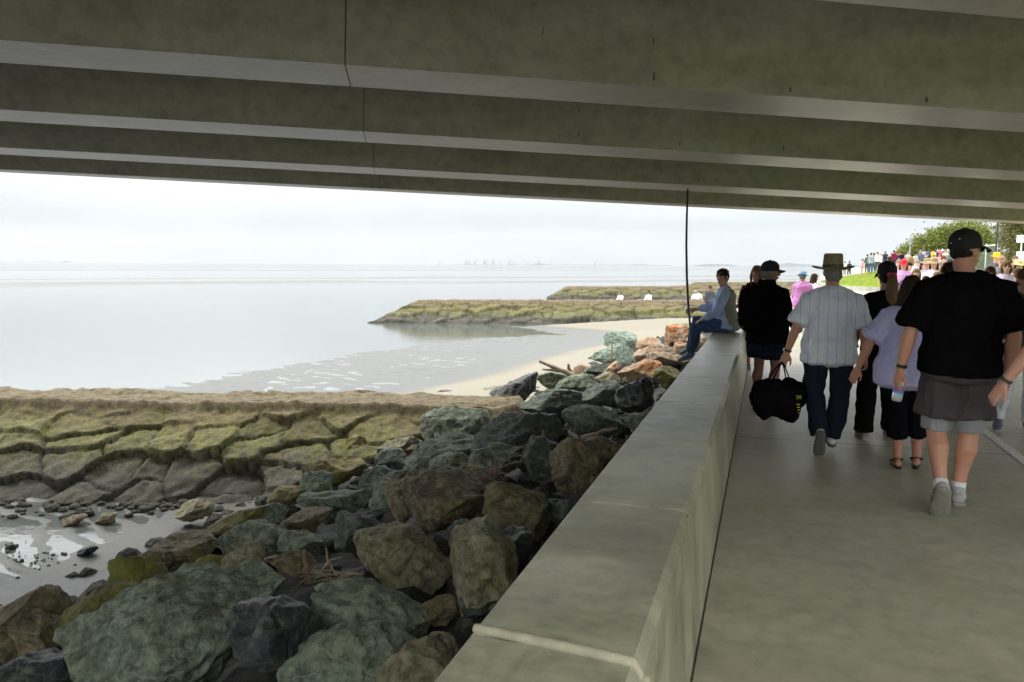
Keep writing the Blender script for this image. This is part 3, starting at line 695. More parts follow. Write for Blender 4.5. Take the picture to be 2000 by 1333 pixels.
wood('grey_branch','grey forked branch poking up against the pale sand','driftwood',[([(1125,738,0),(1092,722,0),(1054,706,0)],17.5,.07),([(1092,724,0),(1060,722,0)],17.5,.04)],WL)
wood('short_post','little stub of wood sticking up right of the grey branch','driftwood',[([(1112,726,0),(1110,712,0)],18,.05)],WD)
wood('standing_stick','thin straight stick standing before the pale green slab','stick',[([(1193,705,0),(1195,684,0),(1196,662,0)],20.5,.035)],WL,6)
wood('reed_stalk','pale curled reed stalk on the flat-topped brown boulder','reed',[([(868,905,0),(873,893,0),(880,908,0)],7.6,.008)],WL,6)
wood('driftwood_stub','orange-brown stub of driftwood right of the dried reeds','driftwood',[([(964,934,0),(970,915,0),(968,898,0)],7.35,.028)],WD)
wood('leaning_plank','short pale log lying on the rocks beside the wall','driftwood',[([(1137,856,0),(1165,846,0),(1205,836,0)],9.0,.03)],WL)
wood('peg_of_wood','small orange peg of wood upright behind the small green stone','driftwood',[([(1062,853,0),(1061,840,0)],8.7,.025)],WD)
wood('thin_splinter','thin pale splinter standing in the gap by the wall','stick',[([(908,1215,0),(898,1190,0),(896,1183,0)],4.7,.009)],WL,6)
wood('looped_root','looped pale root on the sunlit brown boulders','driftwood',[([(1228,722,0),(1240,708,0),(1238,695,0)],17.5,.02),([(1228,722,0),(1236,728,0),(1250,712,0),(1262,702,0)],17.5,.02)],WL,6)
mb=MB(); rnd=random.Random(2)
for i in range(150):
    cx_,cy_,D,sp=rnd.choice([(885,925,7.45,55),(885,925,7.45,45),(640,1125,5.6,45),(930,925,7.4,50),(780,950,7.2,20),(1020,890,8.1,20)])
    a=dp(rnd.gauss(cx_,sp*.6),rnd.gauss(cy_,6),D+rnd.uniform(-.1,.1)); an=rnd.gauss(0,.5); L_=rnd.uniform(.06,.22)
    b=a+R0*math.cos(an)*L_*rnd.choice([-1,1])+ZU*math.sin(an)*L_; mb.tube([a,a.lerp(b,.5)+ZU*.01,b],[.004,.004,.002],n=5,cap=0)
tag(mb.build('dried_reeds',WL),'dried reeds and twigs caught on top of the boulders','dried reeds',kind='stuff')
# ================================================================ PEOPLE
XA,YA=Vector((1,0,0)),Vector((0,1,0))
TORSO=[(.83,.11,.095,.0),(.90,.168,.118,-.012),(.97,.165,.112,-.008),(1.07,.142,.098,.0),(1.17,.148,.105,.004),(1.27,.160,.112,.004),(1.34,.168,.108,-.004),(1.39,.146,.094,-.010),(1.43,.104,.076,-.012),(1.465,.070,.062,-.008)]
def V(*a): return Vector(a)
def rot_to(fr,v): return fr[0]*v[0]+fr[1]*v[1]+fr[2]*v[2]
class Fig:
    """joints of one figure, facing +Y, feet on z=0, nominal height 1.75 scaled to H"""
    def __init__(s,H=1.7,fat=1.,belly=0.,sw=.185,lean=(0,0),aL=((-.16,.03,-1),(-.05,.12,-1)),aR=((.16,.03,-1),(.05,.12,-1)),
                 lL=((-.03,0,-1),(-.02,0,-1),(-.1,1,0)),lR=((.03,0,-1),(.02,0,-1),(.1,1,0)),head=(0,0,0),curl=.35,hip=.93,shw=1.15,legsp=.092,hands=True,seat=False,palmL=None,palmR=None,hipw=1.):
        s.k=H/1.75; s.fat=fat; s.belly=belly; s.sw=sw; s.curl=curl; s.hands=hands; s.hipw=hipw; s.shw=shw
        s.up=V(lean[0],lean[1],1).normalized(); s.sx=(XA-s.up*XA.dot(s.up)).normalized(); s.fw=s.up.cross(s.sx)
        s.hip=V(0,0,hip)
        s.arm={}; s.leg={}
        for sg,a,n in((-1,aL,'L'),(1,aR,'R')):
            sh=s.T(1.375,sg*sw,-.012); u=V(*a[0]).normalized(); f=V(*a[1]).normalized(); el=sh+u*.285; wr=el+f*.25; s.arm[n]=(sh,el,wr,u,f,sg)
        for sg,a,n in((-1,lL,'L'),(1,lR,'R')):
            h=V(sg*legsp,0,hip-.02); t=V(*a[0]).normalized(); c=V(*a[1]).normalized(); kn=h+t*.42; an=kn+c*.405; fd=V(*a[2]).normalized()
            sd=V(fd.y,-fd.x,0) if abs(fd.z)<.95 else XA; sd=sd.normalized(); fu=sd.cross(fd)
            if fu.z<0 and abs(fd.z)<.8: fu=-fu
            s.leg[n]=(h,kn,an,fd,fu,sd)
        s.zmin=min((an-fu*.085+fd*q).z for (_,_,an,fd,fu,_) in s.leg.values() for q in(-.06,.17))
        s.palm={'L':palmL,'R':palmR}
        s.hc=s.T(1.625,0,.012)
        y,p,r=head; m=Matrix.Rotation(R(y),3,'Z')@Matrix.Rotation(R(p),3,'X')@Matrix.Rotation(R(r),3,'Y')
        s.hf=(m@XA,m@YA,m@ZU)
    def T(s,z,x=0,y=0): return s.hip+s.up*(z-.93)+s.sx*x+s.fw*y
    def hp(s,x,y,z): return s.hc+rot_to(s.hf,(x,y,z))
    def tr(s,z):
        zs=[a[0] for a in TORSO]; hw=np.interp(z,zs,[a[1] for a in TORSO]); hd=np.interp(z,zs,[a[2] for a in TORSO]); yo=np.interp(z,zs,[a[3] for a in TORSO])
        b=s.belly*math.exp(-((z-1.07)/.13)**2); f=s.fat if z<1.42 else 1+(s.fat-1)*.5
        hw=hw*f*(s.sw/.185 if z>1.2 else 1)*(s.hipw if z<1.1 else 1)+b*.75; return hw,hd*f+b*.8,yo+b*.35
    def torso(s,mb,infl=0,z0=.83,z1=1.465,flare=0,n=20):
        zs=[z for z in [a[0] for a in TORSO] if z0<z<z1]; zs=[z0]+zs+[z1]; P=[];rr=[]
        for z in zs:
            hw,hd,yo=s.tr(z); P.append(s.T(z,0,yo)); g=infl+flare*max(0,(1.2-z)/.3)
            if infl>0 and z<.95: q_=s.tr(.95); hw,hd=max(hw,q_[0]),max(hd,q_[1]); 
            rr.append((hw+g,hd+g))
        mb.tube(P,rr,side=s.sx,n=n,cap=.25)
    def body(s):
        mb=MB(); f=s.fat; s.torso(mb)
        mb.tube([s.T(1.42,0,-.015),s.T(1.50,0,-.005),s.hp(0,-.02,-.06)],[(.068*f**.5,.062*f**.5),(.058*f**.5,.058*f**.5),(.058*f**.5,.060)],n=14)
        rings=[(-.118,.020,.026,.050),(-.108,.034,.042,.040),(-.085,.050,.060,.026),(-.05,.060,.078,.012),(-.01,.069,.090,.004),(.03,.075,.097,-.002),(.065,.073,.096,-.006),(.095,.058,.078,-.008),(.115,.032,.045,-.008)]
        mb.tube([s.hp(0,y,z) for z,_,_,y in rings],[(a*(1+(f-1)*.3),b) for _,a,b,_ in rings],side=s.hf[0],n=18,cap=.3)
        mb.tube([s.hp(0,.086,.022),s.hp(0,.100,-.006),s.hp(0,.108,-.026),s.hp(0,.094,-.036)],[.008,.011,.014,.012],n=8)
        for g in(-1,1):
            mb.ell(s.hp(g*.077,-.004,-.002),(.010,.019,.031),(s.hf[0],s.hf[1],s.hf[2]),8,8)
        mb.ell(s.hp(0,.088,-.068),(.024,.010,.010),s.hf,8,6)      # lips and chin mass
        for n_,(sh,el,wr,u,fo,sg) in s.arm.items():
            g=f**.6
            mb.tube([s.T(1.445,sg*.045,-.014),s.T(1.405,sg*(s.sw-.07),-.014),sh,sh.lerp(el,.35),sh.lerp(el,.8),el,el.lerp(wr,.25),el.lerp(wr,.7),wr],[.035*g,.050*g,.054*g,.048*g,.041*g,.040*g,.043*g,.033*g,.026],n=12)
            s.hand(mb,wr,fo,sg,s.palm[n_])
        for n_,(h,kn,an,fd,fu,sd) in s.leg.items():
            g=f**.7; cb=V(0,-.02,0)
            mb.tube([h+V(0,0,.03),h.lerp(kn,.25),h.lerp(kn,.7),kn,kn.lerp(an,.12),kn.lerp(an,.33)+cb,kn.lerp(an,.65),an],[.090*g,.085*g,.064*g,.056*g,.054*g,.060*g,.043*g,.036],n=14)
            mb.tube([an-fd*.045-fu*.045,an-fu*.05+fd*.02,an-fu*.062+fd*.10,an-fu*.068+fd*.165],[(.030,.03),(.036,.034),(.042,.022),(.036,.014)],side=sd,n=10)
        return mb
    def hand(s,mb,wr,fo,sg,palm=None):
        fo=fo.normalized(); inw=V(*palm) if palm else V(-sg,0,0); nrm=(inw-fo*inw.dot(fo)).normalized()      # palm looks towards the thigh
        th=nrm.cross(fo)*sg; th=th if th.y>0 or palm else -th
        if not s.hands:
            mb.tube([wr,wr+fo*.05,wr+fo*.10,wr+fo*.15+nrm*.02],[(.026,.02),(.036,.017),(.034,.016),(.02,.012)],side=th,n=10); 
            mb.tube([wr+fo*.03+th*.025,wr+fo*.08+th*.048+nrm*.012],[.012,.009],n=7); return
        mb.tube([wr-fo*.01,wr+fo*.03,wr+fo*.065,wr+fo*.095],[(.026,.022),(.036,.019),(.040,.017),(.038,.015)],side=th,n=12)
        for j,(o_,L_,r_) in enumerate([(.029,.070,.0092),(.010,.078,.0095),(-.010,.073,.0092),(-.028,.058,.0082)]):
            p=wr+fo*.090+th*o_; d=fo.copy(); P=[p-fo*.02]; c=s.curl*(1+.15*j)
            for seg in(.42,.32,.26):
                P.append(p); p=p+d*(L_*seg); m=math.cos(c),math.sin(c); d=(d*m[0]+nrm*m[1]).normalized(); c*=1.1
            P.append(p); mb.tube(P,[r_*1.05,r_*1.05,r_,r_*.9,r_*.75],n=7)
        p=wr+fo*.025+th*.026; mb.tube([p,p+fo*.028+th*.024+nrm*.008,p+fo*.062+th*.034+nrm*.018,p+fo*.085+th*.034+nrm*.024],[.014,.0125,.0105,.008],n=8)
    def top(s,z0=.90,infl=.022,sleeve=.75,flare=.02,collar=True,sl_infl=.024,z1=1.462):
        mb=MB(); s.torso(mb,infl,z0,z1,flare)
        for n_,(sh,el,wr,u,fo,sg) in s.arm.items():
            g=s.fat**.6
            if sleeve<=0: continue
            st=[s.T(1.442,sg*.045,-.014),s.T(1.400,sg*(s.sw-.075),-.014),sh]; rr=[.038*g+sl_infl*.6,.052*g+sl_infl*.7,.056*g+sl_infl*.8]
            if sleeve<=1:
                st+=[sh.lerp(el,sleeve*.5),sh.lerp(el,sleeve)]; rr+=[.054*g+sl_infl*1.15,.050*g+sl_infl*1.5]
            else:
                q=sleeve-1; st+=[sh.lerp(el,.5),el,el.lerp(wr,q*.5),el.lerp(wr,q)]; rr+=[.052*g+sl_infl*.9,.046*g+sl_infl*.8,.044*g+sl_infl*.7,.034*g+sl_infl*.6]
            mb.tube(st,rr,n=14,cap=.15)
        if collar: mb.tube([s.T(1.44,0,-.014),s.T(1.492,0,-.010)],[(.086,.078),(.074,.070)],side=s.sx,n=16,cap=.1)
        return mb
    def bottom(s,frac=2.,infl=.018,z1=1.02,flare=0.,hem=None):
        """frac: 0..1 on the thigh, 1..2 on the shin"""
        mb=MB(); s.torso(mb,infl,.83,z1,0)
        for n_,(h,kn,an,fd,fu,sd) in s.leg.items():
            g=s.fat**.7; P=[h+V(0,0,.06),h.lerp(kn,.25)]; rr=[.092*g+infl,.088*g+infl]
            if frac<=1: P+=[h.lerp(kn,frac*.6+.1),h.lerp(kn,frac)]; rr+=[.080*g+infl+flare*.6,.074*g+infl+flare]
            else:
                q=min(frac-1,1.04); P+=[h.lerp(kn,.7),kn+V(0,-.004,0),kn.lerp(an,q*.4)+V(0,-.018*min(1,q*1.5),0),kn.lerp(an,q*.75)+V(0,-.012,0),kn.lerp(an,q)]; rr+=[.068*g+infl,.062*g+infl,.062*g+infl,(.052 if q>.8 else .062)*g+infl*1.1+flare*.5,(.046 if q>.8 else .060)*g+infl+flare]
            mb.tube(P,rr,n=16,cap=.12)
        return mb
    def shoe(s,n_,high=.02):
        h,kn,an,fd,fu,sd=s.leg[n_]; mb=MB(); up=MB(); w_=s.shw
        sole=[(-.085,.026),(-.06,.036),(0,.037),(.08,.046),(.14,.046),(.185,.030)]
        w_=s.shw; mb.tube([an-fu*(.080)+fd*a for a,_ in sole],[(b*w_,.016) for _,b in sole],side=sd,n=12,cap=.6)
        up.tube([an-fu*.046-fd*.068,an-fu*.040-fd*.02,an-fu*.038+fd*.04,an-fu*.050+fd*.11,an-fu*.062+fd*.175],[(.030*w_,.036),(.040*w_,.042),(.042*w_,.042),(.046*w_,.032),(.034*w_,.018)],side=sd,n=14)
        up.tube([an-fu*.05-fd*.012,an+fu*high-fd*.010],[(.044,.050),(.043,.047)],side=sd,n=14,cap=.2)
        return up,mb
def scale_parent(name,label,loc,rz,F,dz,group=None,cat='person'):
    r_=empty(name,(loc[0],loc[1],loc[2]),rz); r_.scale=(F.k,)*3
    return tag(r_,label,cat,group)
HAIRC=dict(brown=(.045,.024,.013),dark=(.018,.012,.010),blond=(.30,.20,.09),fair=(.20,.125,.06),grey=(.25,.24,.22),white=(.5,.49,.46),red=(.16,.06,.02),hood=(.62,.55,.44))
def hair_mesh(F,style):
    mb=MB(); hp=F.hp; A=F.hf
    if style in('short','long','bob','pony','curly'):
        mb.ell(hp(0,-.008,.046),(.084,.104,.088),A,18,12)
        mb.ell(hp(0,-.040,-.015),(.080,.074,.075),A,16,10)
    if style=='crop': mb.ell(hp(0,-.008,.046),(.080,.099,.085),A,18,12); mb.ell(hp(0,-.030,-.004),(.075,.068,.050),A,16,10)
    if style=='curly':
        rnd=random.Random(1)
        for i in range(40):
            a=rnd.uniform(0,6.28); z=rnd.uniform(-.03,.11); r_=math.sqrt(max(0,1-((z-.03)/.1)**2))
            y=math.sin(a)*.1*r_-.02
            if y>.05 and z<.06: continue
            mb.ell(hp(math.cos(a)*.083*r_,y,z),(.020,.020,.020),A,6,5)
    if style=='bob':
        mb.tube([hp(0,-.03,.04),hp(0,-.045,-.06),hp(0,-.05,-.13),hp(0,-.048,-.165)],[(.088,.075),(.098,.072),(.104,.062),(.088,.040)],side=A[0],n=16,cap=.3)
        for g in(-1,1): mb.tube([hp(g*.072,.005,.03),hp(g*.085,.012,-.06),hp(g*.083,.012,-.13)],[.024,.026,.018],n=8)
    if style=='long':
        mb.tube([hp(0,-.04,.02),hp(0,-.055,-.10),hp(0,-.06,-.22)],[(.085,.06),(.092,.045),(.075,.025)],side=A[0],n=14,cap=.3)
        for g in(-1,1): mb.tube([hp(g*.070,.02,.04),hp(g*.080,.035,-.06),hp(g*.078,.03,-.18)],[.022,.026,.014],n=8)
    return mb
def pony_mesh(F):
    mb=MB(); hp=F.hp; mb.tube([hp(0,-.105,.0),hp(0,-.135,-.03),hp(.0,-.135,-.10),hp(-.006,-.125,-.19),hp(.004,-.115,-.26),hp(.006,-.11,-.30)],[.022,.042,.056,.056,.042,.014],n=12); return mb
def cap_parts(F,root,c,m=None,vox=.006):
    hp=F.hp; A=F.hf; m=m or simple('cap_cloth',c,.85,.15,60,.3,.002)
    mb=MB()
    mb.lathe([(.090,-.004),(.094,.018),(.093,.045),(.086,.075),(.070,.100),(.045,.117),(.018,.125),(.004,.126)],hp(0,-.006,.022),(A[0]*.93,A[1]*1.17,A[2]),24)
    mb.ell(hp(0,-.006,.149),(.009,.009,.006),A,8,6)
    o=remesh(mb,'cap',vox,m,root,.004,1)
    b=MB(); vs=[];n=14
    for t_ in(0,1):
        for j in range(n+1):
            a=math.pi*(j/n); x=math.cos(a)*.078; y0=.075+math.sin(a)*.022; y1=.085+math.sin(a)**.7*.088; z0=.030+math.sin(a)*.006; z1=.012+math.sin(a)*.004-.018*(x/.078)**2
            for (yy,zz) in((y0,z0),(y1,z1)):
                vs.append(hp(x,yy,zz+(-.005 if t_ else 0)))
    q=2*(n+1); fs=[]
    for j in range(n):
        a=2*j; fs.append((a,a+1,a+3,a+2)); fs.append((q+a,q+a+2,q+a+3,q+a+1)); fs.append((a+1,q+a+1,q+a+3,a+3)); fs.append((a,a+2,q+a+2,q+a))
    fs.append((0,q,q+1,1)); fs.append((2*n,2*n+1,q+2*n+1,q+2*n))
    b.add(vs,fs); br=b.build('brim',m,o,smooth=False); return o
def hat_parts(F,root,c,brim=.17,crown=.115,m=None,floppy=.02,band=None):
    hp=F.hp; A=F.hf; m=m or simple('hat_felt',c,.9,.25,70,.4,.003)
    mb=MB(); n=40
    pr=[(.082,.0),(.110,-.008),(.140,-.010),(brim-.004,-.001),(brim,.006),(brim-.002,.010),(.135,-.002),(.100,.004),(.091,.014),(.088,.045),(.083,crown-.012),(.070,crown),(.045,crown-.006),(.012,crown-.022),(.006,crown-.022)]
    b0=len(mb.v)
    ax=(A[0]*1.0,A[1]*1.12,A[2]); mb.lathe(pr,hp(0,-.004,.045),ax,n)
    for q in range(b0,len(mb.v)):
        v=Vector(mb.v[q]); d=v-hp(0,0,.045); x=d.dot(A[0]); y=d.dot(A[1]); r_=math.hypot(x,y)
        if r_>.10: v=v+A[2]*(floppy*((x/brim)**2*1.0-(y/brim)**2*.9)*((r_-.10)/(brim-.1))**1)
        mb.v[q]=tuple(v)
    o=mb.build('hat',m,root,smooth=True)
    if band:
        bb=MB(); bb.lathe([(.0895,.012),(.0925,.013),(.0905,.034),(.088,.034)],hp(0,-.004,.045),ax,n); bb.build('hat_band',simple('band',band,.8),o,smooth=True)
    return o
def face_parts(F,root,shades=False):
    hp=F.hp; A=F.hf; dk=simple_cache('dark_eye',(.02,.015,.012),.3); lp=simple_cache('lip',(.32,.10,.08),.5)
    if shades:
        mb=MB()
        for g in(-1,1):
            mb.ell(hp(g*.034,.088,.010),(.027,.008,.017),A,12,8); mb.tube([hp(g*.058,.082,.013),hp(g*.078,.04,.012),hp(g*.080,-.005,.008)],[.003]*3,n=6)
        mb.tube([hp(-.012,.096,.014),hp(.012,.096,.014)],[.003,.003],n=6); mb.build('sunglasses',simple_cache('shades',(.01,.01,.012),.15),root,smooth=True)
    else:
        for g in(-1,1):
            mb=MB(); mb.ell(hp(g*.031,.083,.010),(.013,.007,.0065),A,10,6); mb.build('eye',dk,root,smooth=True)
            mb=MB(); mb.tube([hp(g*.014,.090,.027),hp(g*.032,.088,.032),hp(g*.048,.078,.027)],[.003,.004,.0025],n=6); mb.build('eyebrow',simple_cache('brow',(.06,.035,.02),.8),root,smooth=True)
    mb=MB(); mb.ell(hp(0,.0965,-.064),(.021,.006,.005),A,10,6); mb.build('mouth',lp,root,smooth=True)
_sc={}
def simple_cache(n_,c,r_=.6):
    if (n_,c) not in _sc: _sc[(n_,c)]=simple(n_,c,r_,.15,40,.1)
    return _sc[(n_,c)]
def person(label,pos,rz,o,group=None):
    """o: dict(fig=..., top=(colour,kind,kwargs), bottom=(colour,kwargs), hair=(style,colour), hat=..., skin=, shoes=)"""
    F=Fig(**o['fig']); vox=o.get('vox',.008); 
    root=scale_parent('person',label,(pos[0],pos[1],pos[2]-(F.zmin*F.k if not o.get('seat') else (F.hip.z-.115)*F.k)),rz,F,0,group)
    F.root=root
    sk=skin(o.get('skin',(.50,.27,.18)))
    remesh(F.body(),'body',vox,sk,root,0,1)
    big=vox
    if o.get('bottom'):
        c,kw=o['bottom']; remesh(F.bottom(**kw),o.get('bname','trousers'),big,fabric(c),root,.03,2,fold=(.009 if vox<.009 else 0))
    if o.get('top'):
        c,kind,kw=o['top']; remesh(F.top(**kw),o.get('tname','shirt'),big,fabric(c,kind),root,.03,2,fold=(.011 if vox<.009 else 0))
    sh=o.get('shoes')
    if sh:
        for n_ in 'LR':
            up,so_=F.shoe(n_); a=remesh(up,'shoe',max(.006,vox*.8),simple_cache('shoe_upper',sh[0],.6),root,0,1)
            so_.build('sole',simple_cache('shoe_sole',sh[1],.7),a,smooth=True)
    if o.get('hair'):
        st,hc=o['hair']; h=remesh(hair_mesh(F,st),'hair',max(.006,vox*.8),hairm(HAIRC[hc]),root,.012,1,_cf)
        if st=='pony': remesh(pony_mesh(F),'ponytail',.006,hairm(HAIRC[o.get('ponyc','fair')]),root,.014,1,_cf); mb=MB(); mb.tube([F.hp(-.03,-.112,.005),F.hp(.03,-.112,.005)],[(.024,.02)]*2,n=10); mb.build('hair_tie',simple('pink_tie',(.65,.05,.14)),root,smooth=True)
    ht=o.get('hat')
    if ht:
        if ht[0]=='cap': cap_parts(F,root,ht[1],vox=max(.005,vox*.7))
        else: hat_parts(F,root,ht[1],**(ht[2] if len(ht)>2 else {}))
    if o.get('face'): face_parts(F,root,o['face']=='shades')
    return F
def watch(F,n_,strap=(.02,.02,.022),dial=(.5,.5,.5),name='watch'):
    sh,el,wr,u,fo,sg=F.arm[n_]; a=MB(); p=el.lerp(wr,.93); ax=fo.orthogonal().normalized(); b=fo.cross(ax); r_=.031*F.fat**.3
    prof=[(r_,-.010),(r_+.004,-.009),(r_+.004,.009),(r_,.010)]; a.lathe(prof,p,(ax,b,fo),20); o=a.build(name,simple_cache('strap',strap,.6),F.root,smooth=True)
    if dial:
        d=V(sg,-.1,0); d=(d-fo*d.dot(fo)).normalized(); e_=fo.cross(d); m=MB(); m.lathe([(.017,0),(.018,.003),(.017,.009),(.002,.0095)],p+d*(r_+.001),(fo,e_,d),16); m.build('watch_face',simple_cache('dial',dial,.3),o,smooth=True)
def at(px,D,z=None):
    """ground spot seen in column px at camera depth D"""
    y0=520; P=dp(px,y0,D); zz=ramp_land(P.x,P.y) if z is None else z; return Vector((P.x,P.y,zz))
def face_dir(v):   # rz so that +Y local looks along v
    return math.atan2(-v[0],v[1])
# ---- 1 the big man in the black tee
P=gp(1862,1003); pos=(P.x-.01,P.y+.02,0)
F=person('large man in black t-shirt and black cap walking away with a water bottle',pos,R(-2),dict(vox=.0065,
 fig=dict(H=1.75,shw=1.35,fat=1.14,belly=.035,sw=.205,lean=(0,.03),aL=((-.36,-.10,-1),(-.17,.10,-1)),aR=((.30,-.08,-1),(-.02,.22,-1)),
   lL=((-.05,.06,-1),(.07,-.42,-1),(.02,.55,-.83)),lR=((-.03,.03,-1),(-.13,-.05,-1),(.05,1,.0)),head=(-52,3,0),curl=.75,palmL=(.9,.5,0)),
 top=((.006,.006,.0065),'plain',dict(z0=.865,infl=.040,sleeve=.86,flare=.002,sl_infl=.036,collar=False)),
 bottom=((.060,.048,.052),dict(frac=.80,infl=.022,flare=.040,z1=.93)),bname='shorts',
 shoes=((.34,.34,.32),(.24,.24,.19)),hair=('crop','dark'),hat=('cap',(.010,.010,.012)),face='shades',skin=(.52,.27,.17)))
F1=F
mb=MB()
for n_,(h,kn,an,fd,fu,sd) in F.leg.items():
    g=F.fat**.7; mb.tube([h.lerp(kn,.45),h.lerp(kn,.80),h.lerp(kn,1.04)],[.080*g+.008,.074*g+.012,.066*g+.018],n=16,cap=.1)
remesh(mb,'shorts_ghost',.008,fabric((.24,.245,.26)),F.root,.02,2)  # grey layer added for the double-exposure ghost of the moving shorts
watch(F,'L',(.012,.012,.013),(.45,.45,.45))
for n_ in 'LR':
    h,kn,an,fd,fu,sd=F.leg[n_]; mb=MB(); mb.tube([an-fu*.02,an+(kn-an).normalized()*.05],[.045,.046],n=14,cap=.2); mb.build('sock',fabric((.7,.7,.68)),F.root,smooth=True)
    for g in(-1,1):
        mb=MB(); mb.tube([an-fu*.062+fd*(-.05)+sd*(g*.041),an-fu*.035+fd*.0+sd*(g*.047),an-fu*.055+fd*.06+sd*(g*.048),an-fu*.03+fd*.08+sd*(g*.042)],[.006,.007,.007,.005],n=6); mb.build('shoe_stripe',simple_cache('shoe_stripe',(.05,.06,.10),.5),F.root,smooth=True)
# small studs on the cap
mb=MB()
for (x,y,z) in [(-.055,-.082,.10),(.045,-.10,.085),(-.005,-.116,.06)]:
    mb=MB(); mb.ell(F.hp(x,y,z),(.007,.004,.004),F.hf,8,6); mb.build('cap_stud',simple_cache('silver',(.5,.5,.5),.3),F.root,smooth=True)
# bottle in his left hand
def wpt(F,v): 
    bpy.context.view_layer.update(); return F.root.matrix_world@v
sh,el,wr,u,fo,sg=F.arm['L']
pw=wpt(F,wr+fo*.085+V(.022,.02,0)); bo=empty('water_bottle',pw); tag(bo,'clear plastic water bottle with blue label held upside down by the large man','bottle')
bo.rotation_euler=(R(6),R(7),0)
bt=NT('clear_plastic'); bt.col((.80,.88,.92)); bt.rough(.12); bt.b.inputs['Transmission Weight'].default_value=.55; bt.b.inputs['IOR'].default_value=1.2
mb=MB(); mb.lathe([(.012,.055),(.014,.035),(.016,.01),(.030,-.02),(.033,-.035),(.0325,-.10),(.034,-.105),(.033,-.115),(.034,-.125),(.030,-.140),(.012,-.135),(.004,-.133)],(0,0,0),None,20); mb.build('bottle_body',bt.m,bo,smooth=True)
mb=MB(); mb.lathe([(.0335,-.034),(.0345,-.036),(.0345,-.083),(.0335,-.085)],(0,0,0),None,24); lb=mb.build('bottle_label',simple('label_blue',(.10,.28,.62),.4),bo,smooth=True)
mb=MB(); mb.lathe([(.0345,-.050),(.0352,-.051),(.0352,-.063),(.0345,-.064)],(0,0,0),None,24); mb.build('label_stripe',simple('label_red',(.6,.06,.10),.4),lb,smooth=True)
mb=MB(); mb.lathe([(.014,.05),(.016,.052),(.016,.07),(.004,.071)],(0,0,0),None,16); mb.build('bottle_cap',simple('cap_white',(.8,.8,.8),.4),bo,smooth=True)
# ---- 2 striped shirt and wide hat
P=gp(1607,884); 
F=person('man in wide-brimmed brown hat and striped white shirt carrying a bag',(P.x+.02,P.y+.05,0),R(3),dict(vox=.0065,
 fig=dict(H=1.60,fat=1.07,belly=.02,sw=.195,aL=((-.42,-.12,-1),(-.30,.05,-1)),aR=((.36,-.04,-1),(.10,.12,-1)),
   hipw=1.12,legsp=.108,lL=((-.03,.04,-1),(.13,-.48,-1),(.0,.35,-.93)),lR=((.02,.05,-1),(-.15,-.02,-1),(.06,1,0)),head=(6,0,0),curl=.85,palmL=(.4,.9,0)),
 top=((.74,.79,.97),'stripes',dict(z0=.80,infl=.034,sleeve=.85,flare=.014,sl_infl=.032)),
 bottom=((.018,.022,.034),dict(frac=2,infl=.024,flare=.012)),shoes=((.60,.60,.57),(.10,.10,.09)),hair=('short','grey'),hat=('hat',(.27,.21,.12),dict(brim=.185,crown=.135,floppy=.014,band=(.10,.08,.045))),skin=(.50,.25,.16)))
F2=F; watch(F,'L',(.03,.02,.015),(.55,.55,.55))
# duffel bag
sh,el,wr,u,fo,sg=F.arm['L']; hw=wpt(F,wr+fo*.10)
bag=empty('duffel_bag',(hw.x-.035,hw.y-.02,hw.z-.50),R(12)); bag.scale=(.80,.88,1.10); tag(bag,'bulging black duffel bag with yellow lettering carried low beside the wall','bag')
bm_=fabric((.007,.007,.008))
mb=MB(); 
for q in range(9):
    pass
xs=[-.235,-.20,-.12,-.04,.04,.12,.20,.235]; hh=[.20,.27,.30,.30,.30,.30,.28,.19]; dd=[.10,.14,.16,.15,.16,.165,.14,.09]
mb.tube([(x,0,h*.5+(.03 if abs(x+.1)>.2 else 0)+ (.03 if x<0 else 0)-.0) for x,h in zip(xs,hh)],[(d,h*.5) for d,h in zip(dd,hh)],side=(0,1,0),n=22,cap=.3)
mb.ell((-.15,-.01,.10),(.10,.15,.11)); mb.ell((.13,.0,.09),(.11,.15,.11))
remesh(mb,'bag_body',.008,bm_,bag,.05,2)
for g in(-1,1):
    mb=MB(); pts=[(-.11,g*.10,.24),(-.08,g*.085,.32),(-.01,g*.03,.42),(.03,g*.012,.455),(.055,g*.03,.42),(.10,g*.085,.32),(.13,g*.10,.24)]; mb.tube(pts,[(.016,.006)]*7,side=(0,1,0),n=8,cap=0); mb.build('handle',bm_,bag,smooth=True)
mb=MB(); mb.tube([(-.2,0,.29),(0,0,.275),(.2,0,.27)],[(.006,.004)]*3,n=6); mb.build('zip',simple_cache('zip',(.10,.10,.10),.4),bag,smooth=True)
yl=simple('yellow_print',(.62,.58,.06),.6)
def text(s_,size,m,parent,loc,rx=R(90),rz=0,name='lettering',ext=.001):
    cu=bpy.data.curves.new('t','FONT'); cu.body=s_; cu.size=size; cu.extrude=ext; cu.align_x='CENTER'; tmp=bpy.data.objects.new('t',cu); COL.objects.link(tmp)
    dg=bpy.context.evaluated_depsgraph_get(); me=bpy.data.meshes.new_from_object(tmp.evaluated_get(dg)); bpy.data.objects.remove(tmp); me.materials.clear()
    o=link(name,me,m,parent); o.location=loc; o.rotation_euler=(rx,0,rz); return o
text('TM',.042,yl,bag,(.170,-.168,.185),R(88),R(8))
mb=MB()
for q in range(4): mb.box((.17+.004*q,-.166-.002*(q<2),.145-.022*q),(.035-.006*q,.003,.006))
mb.build('lettering',yl,bag)
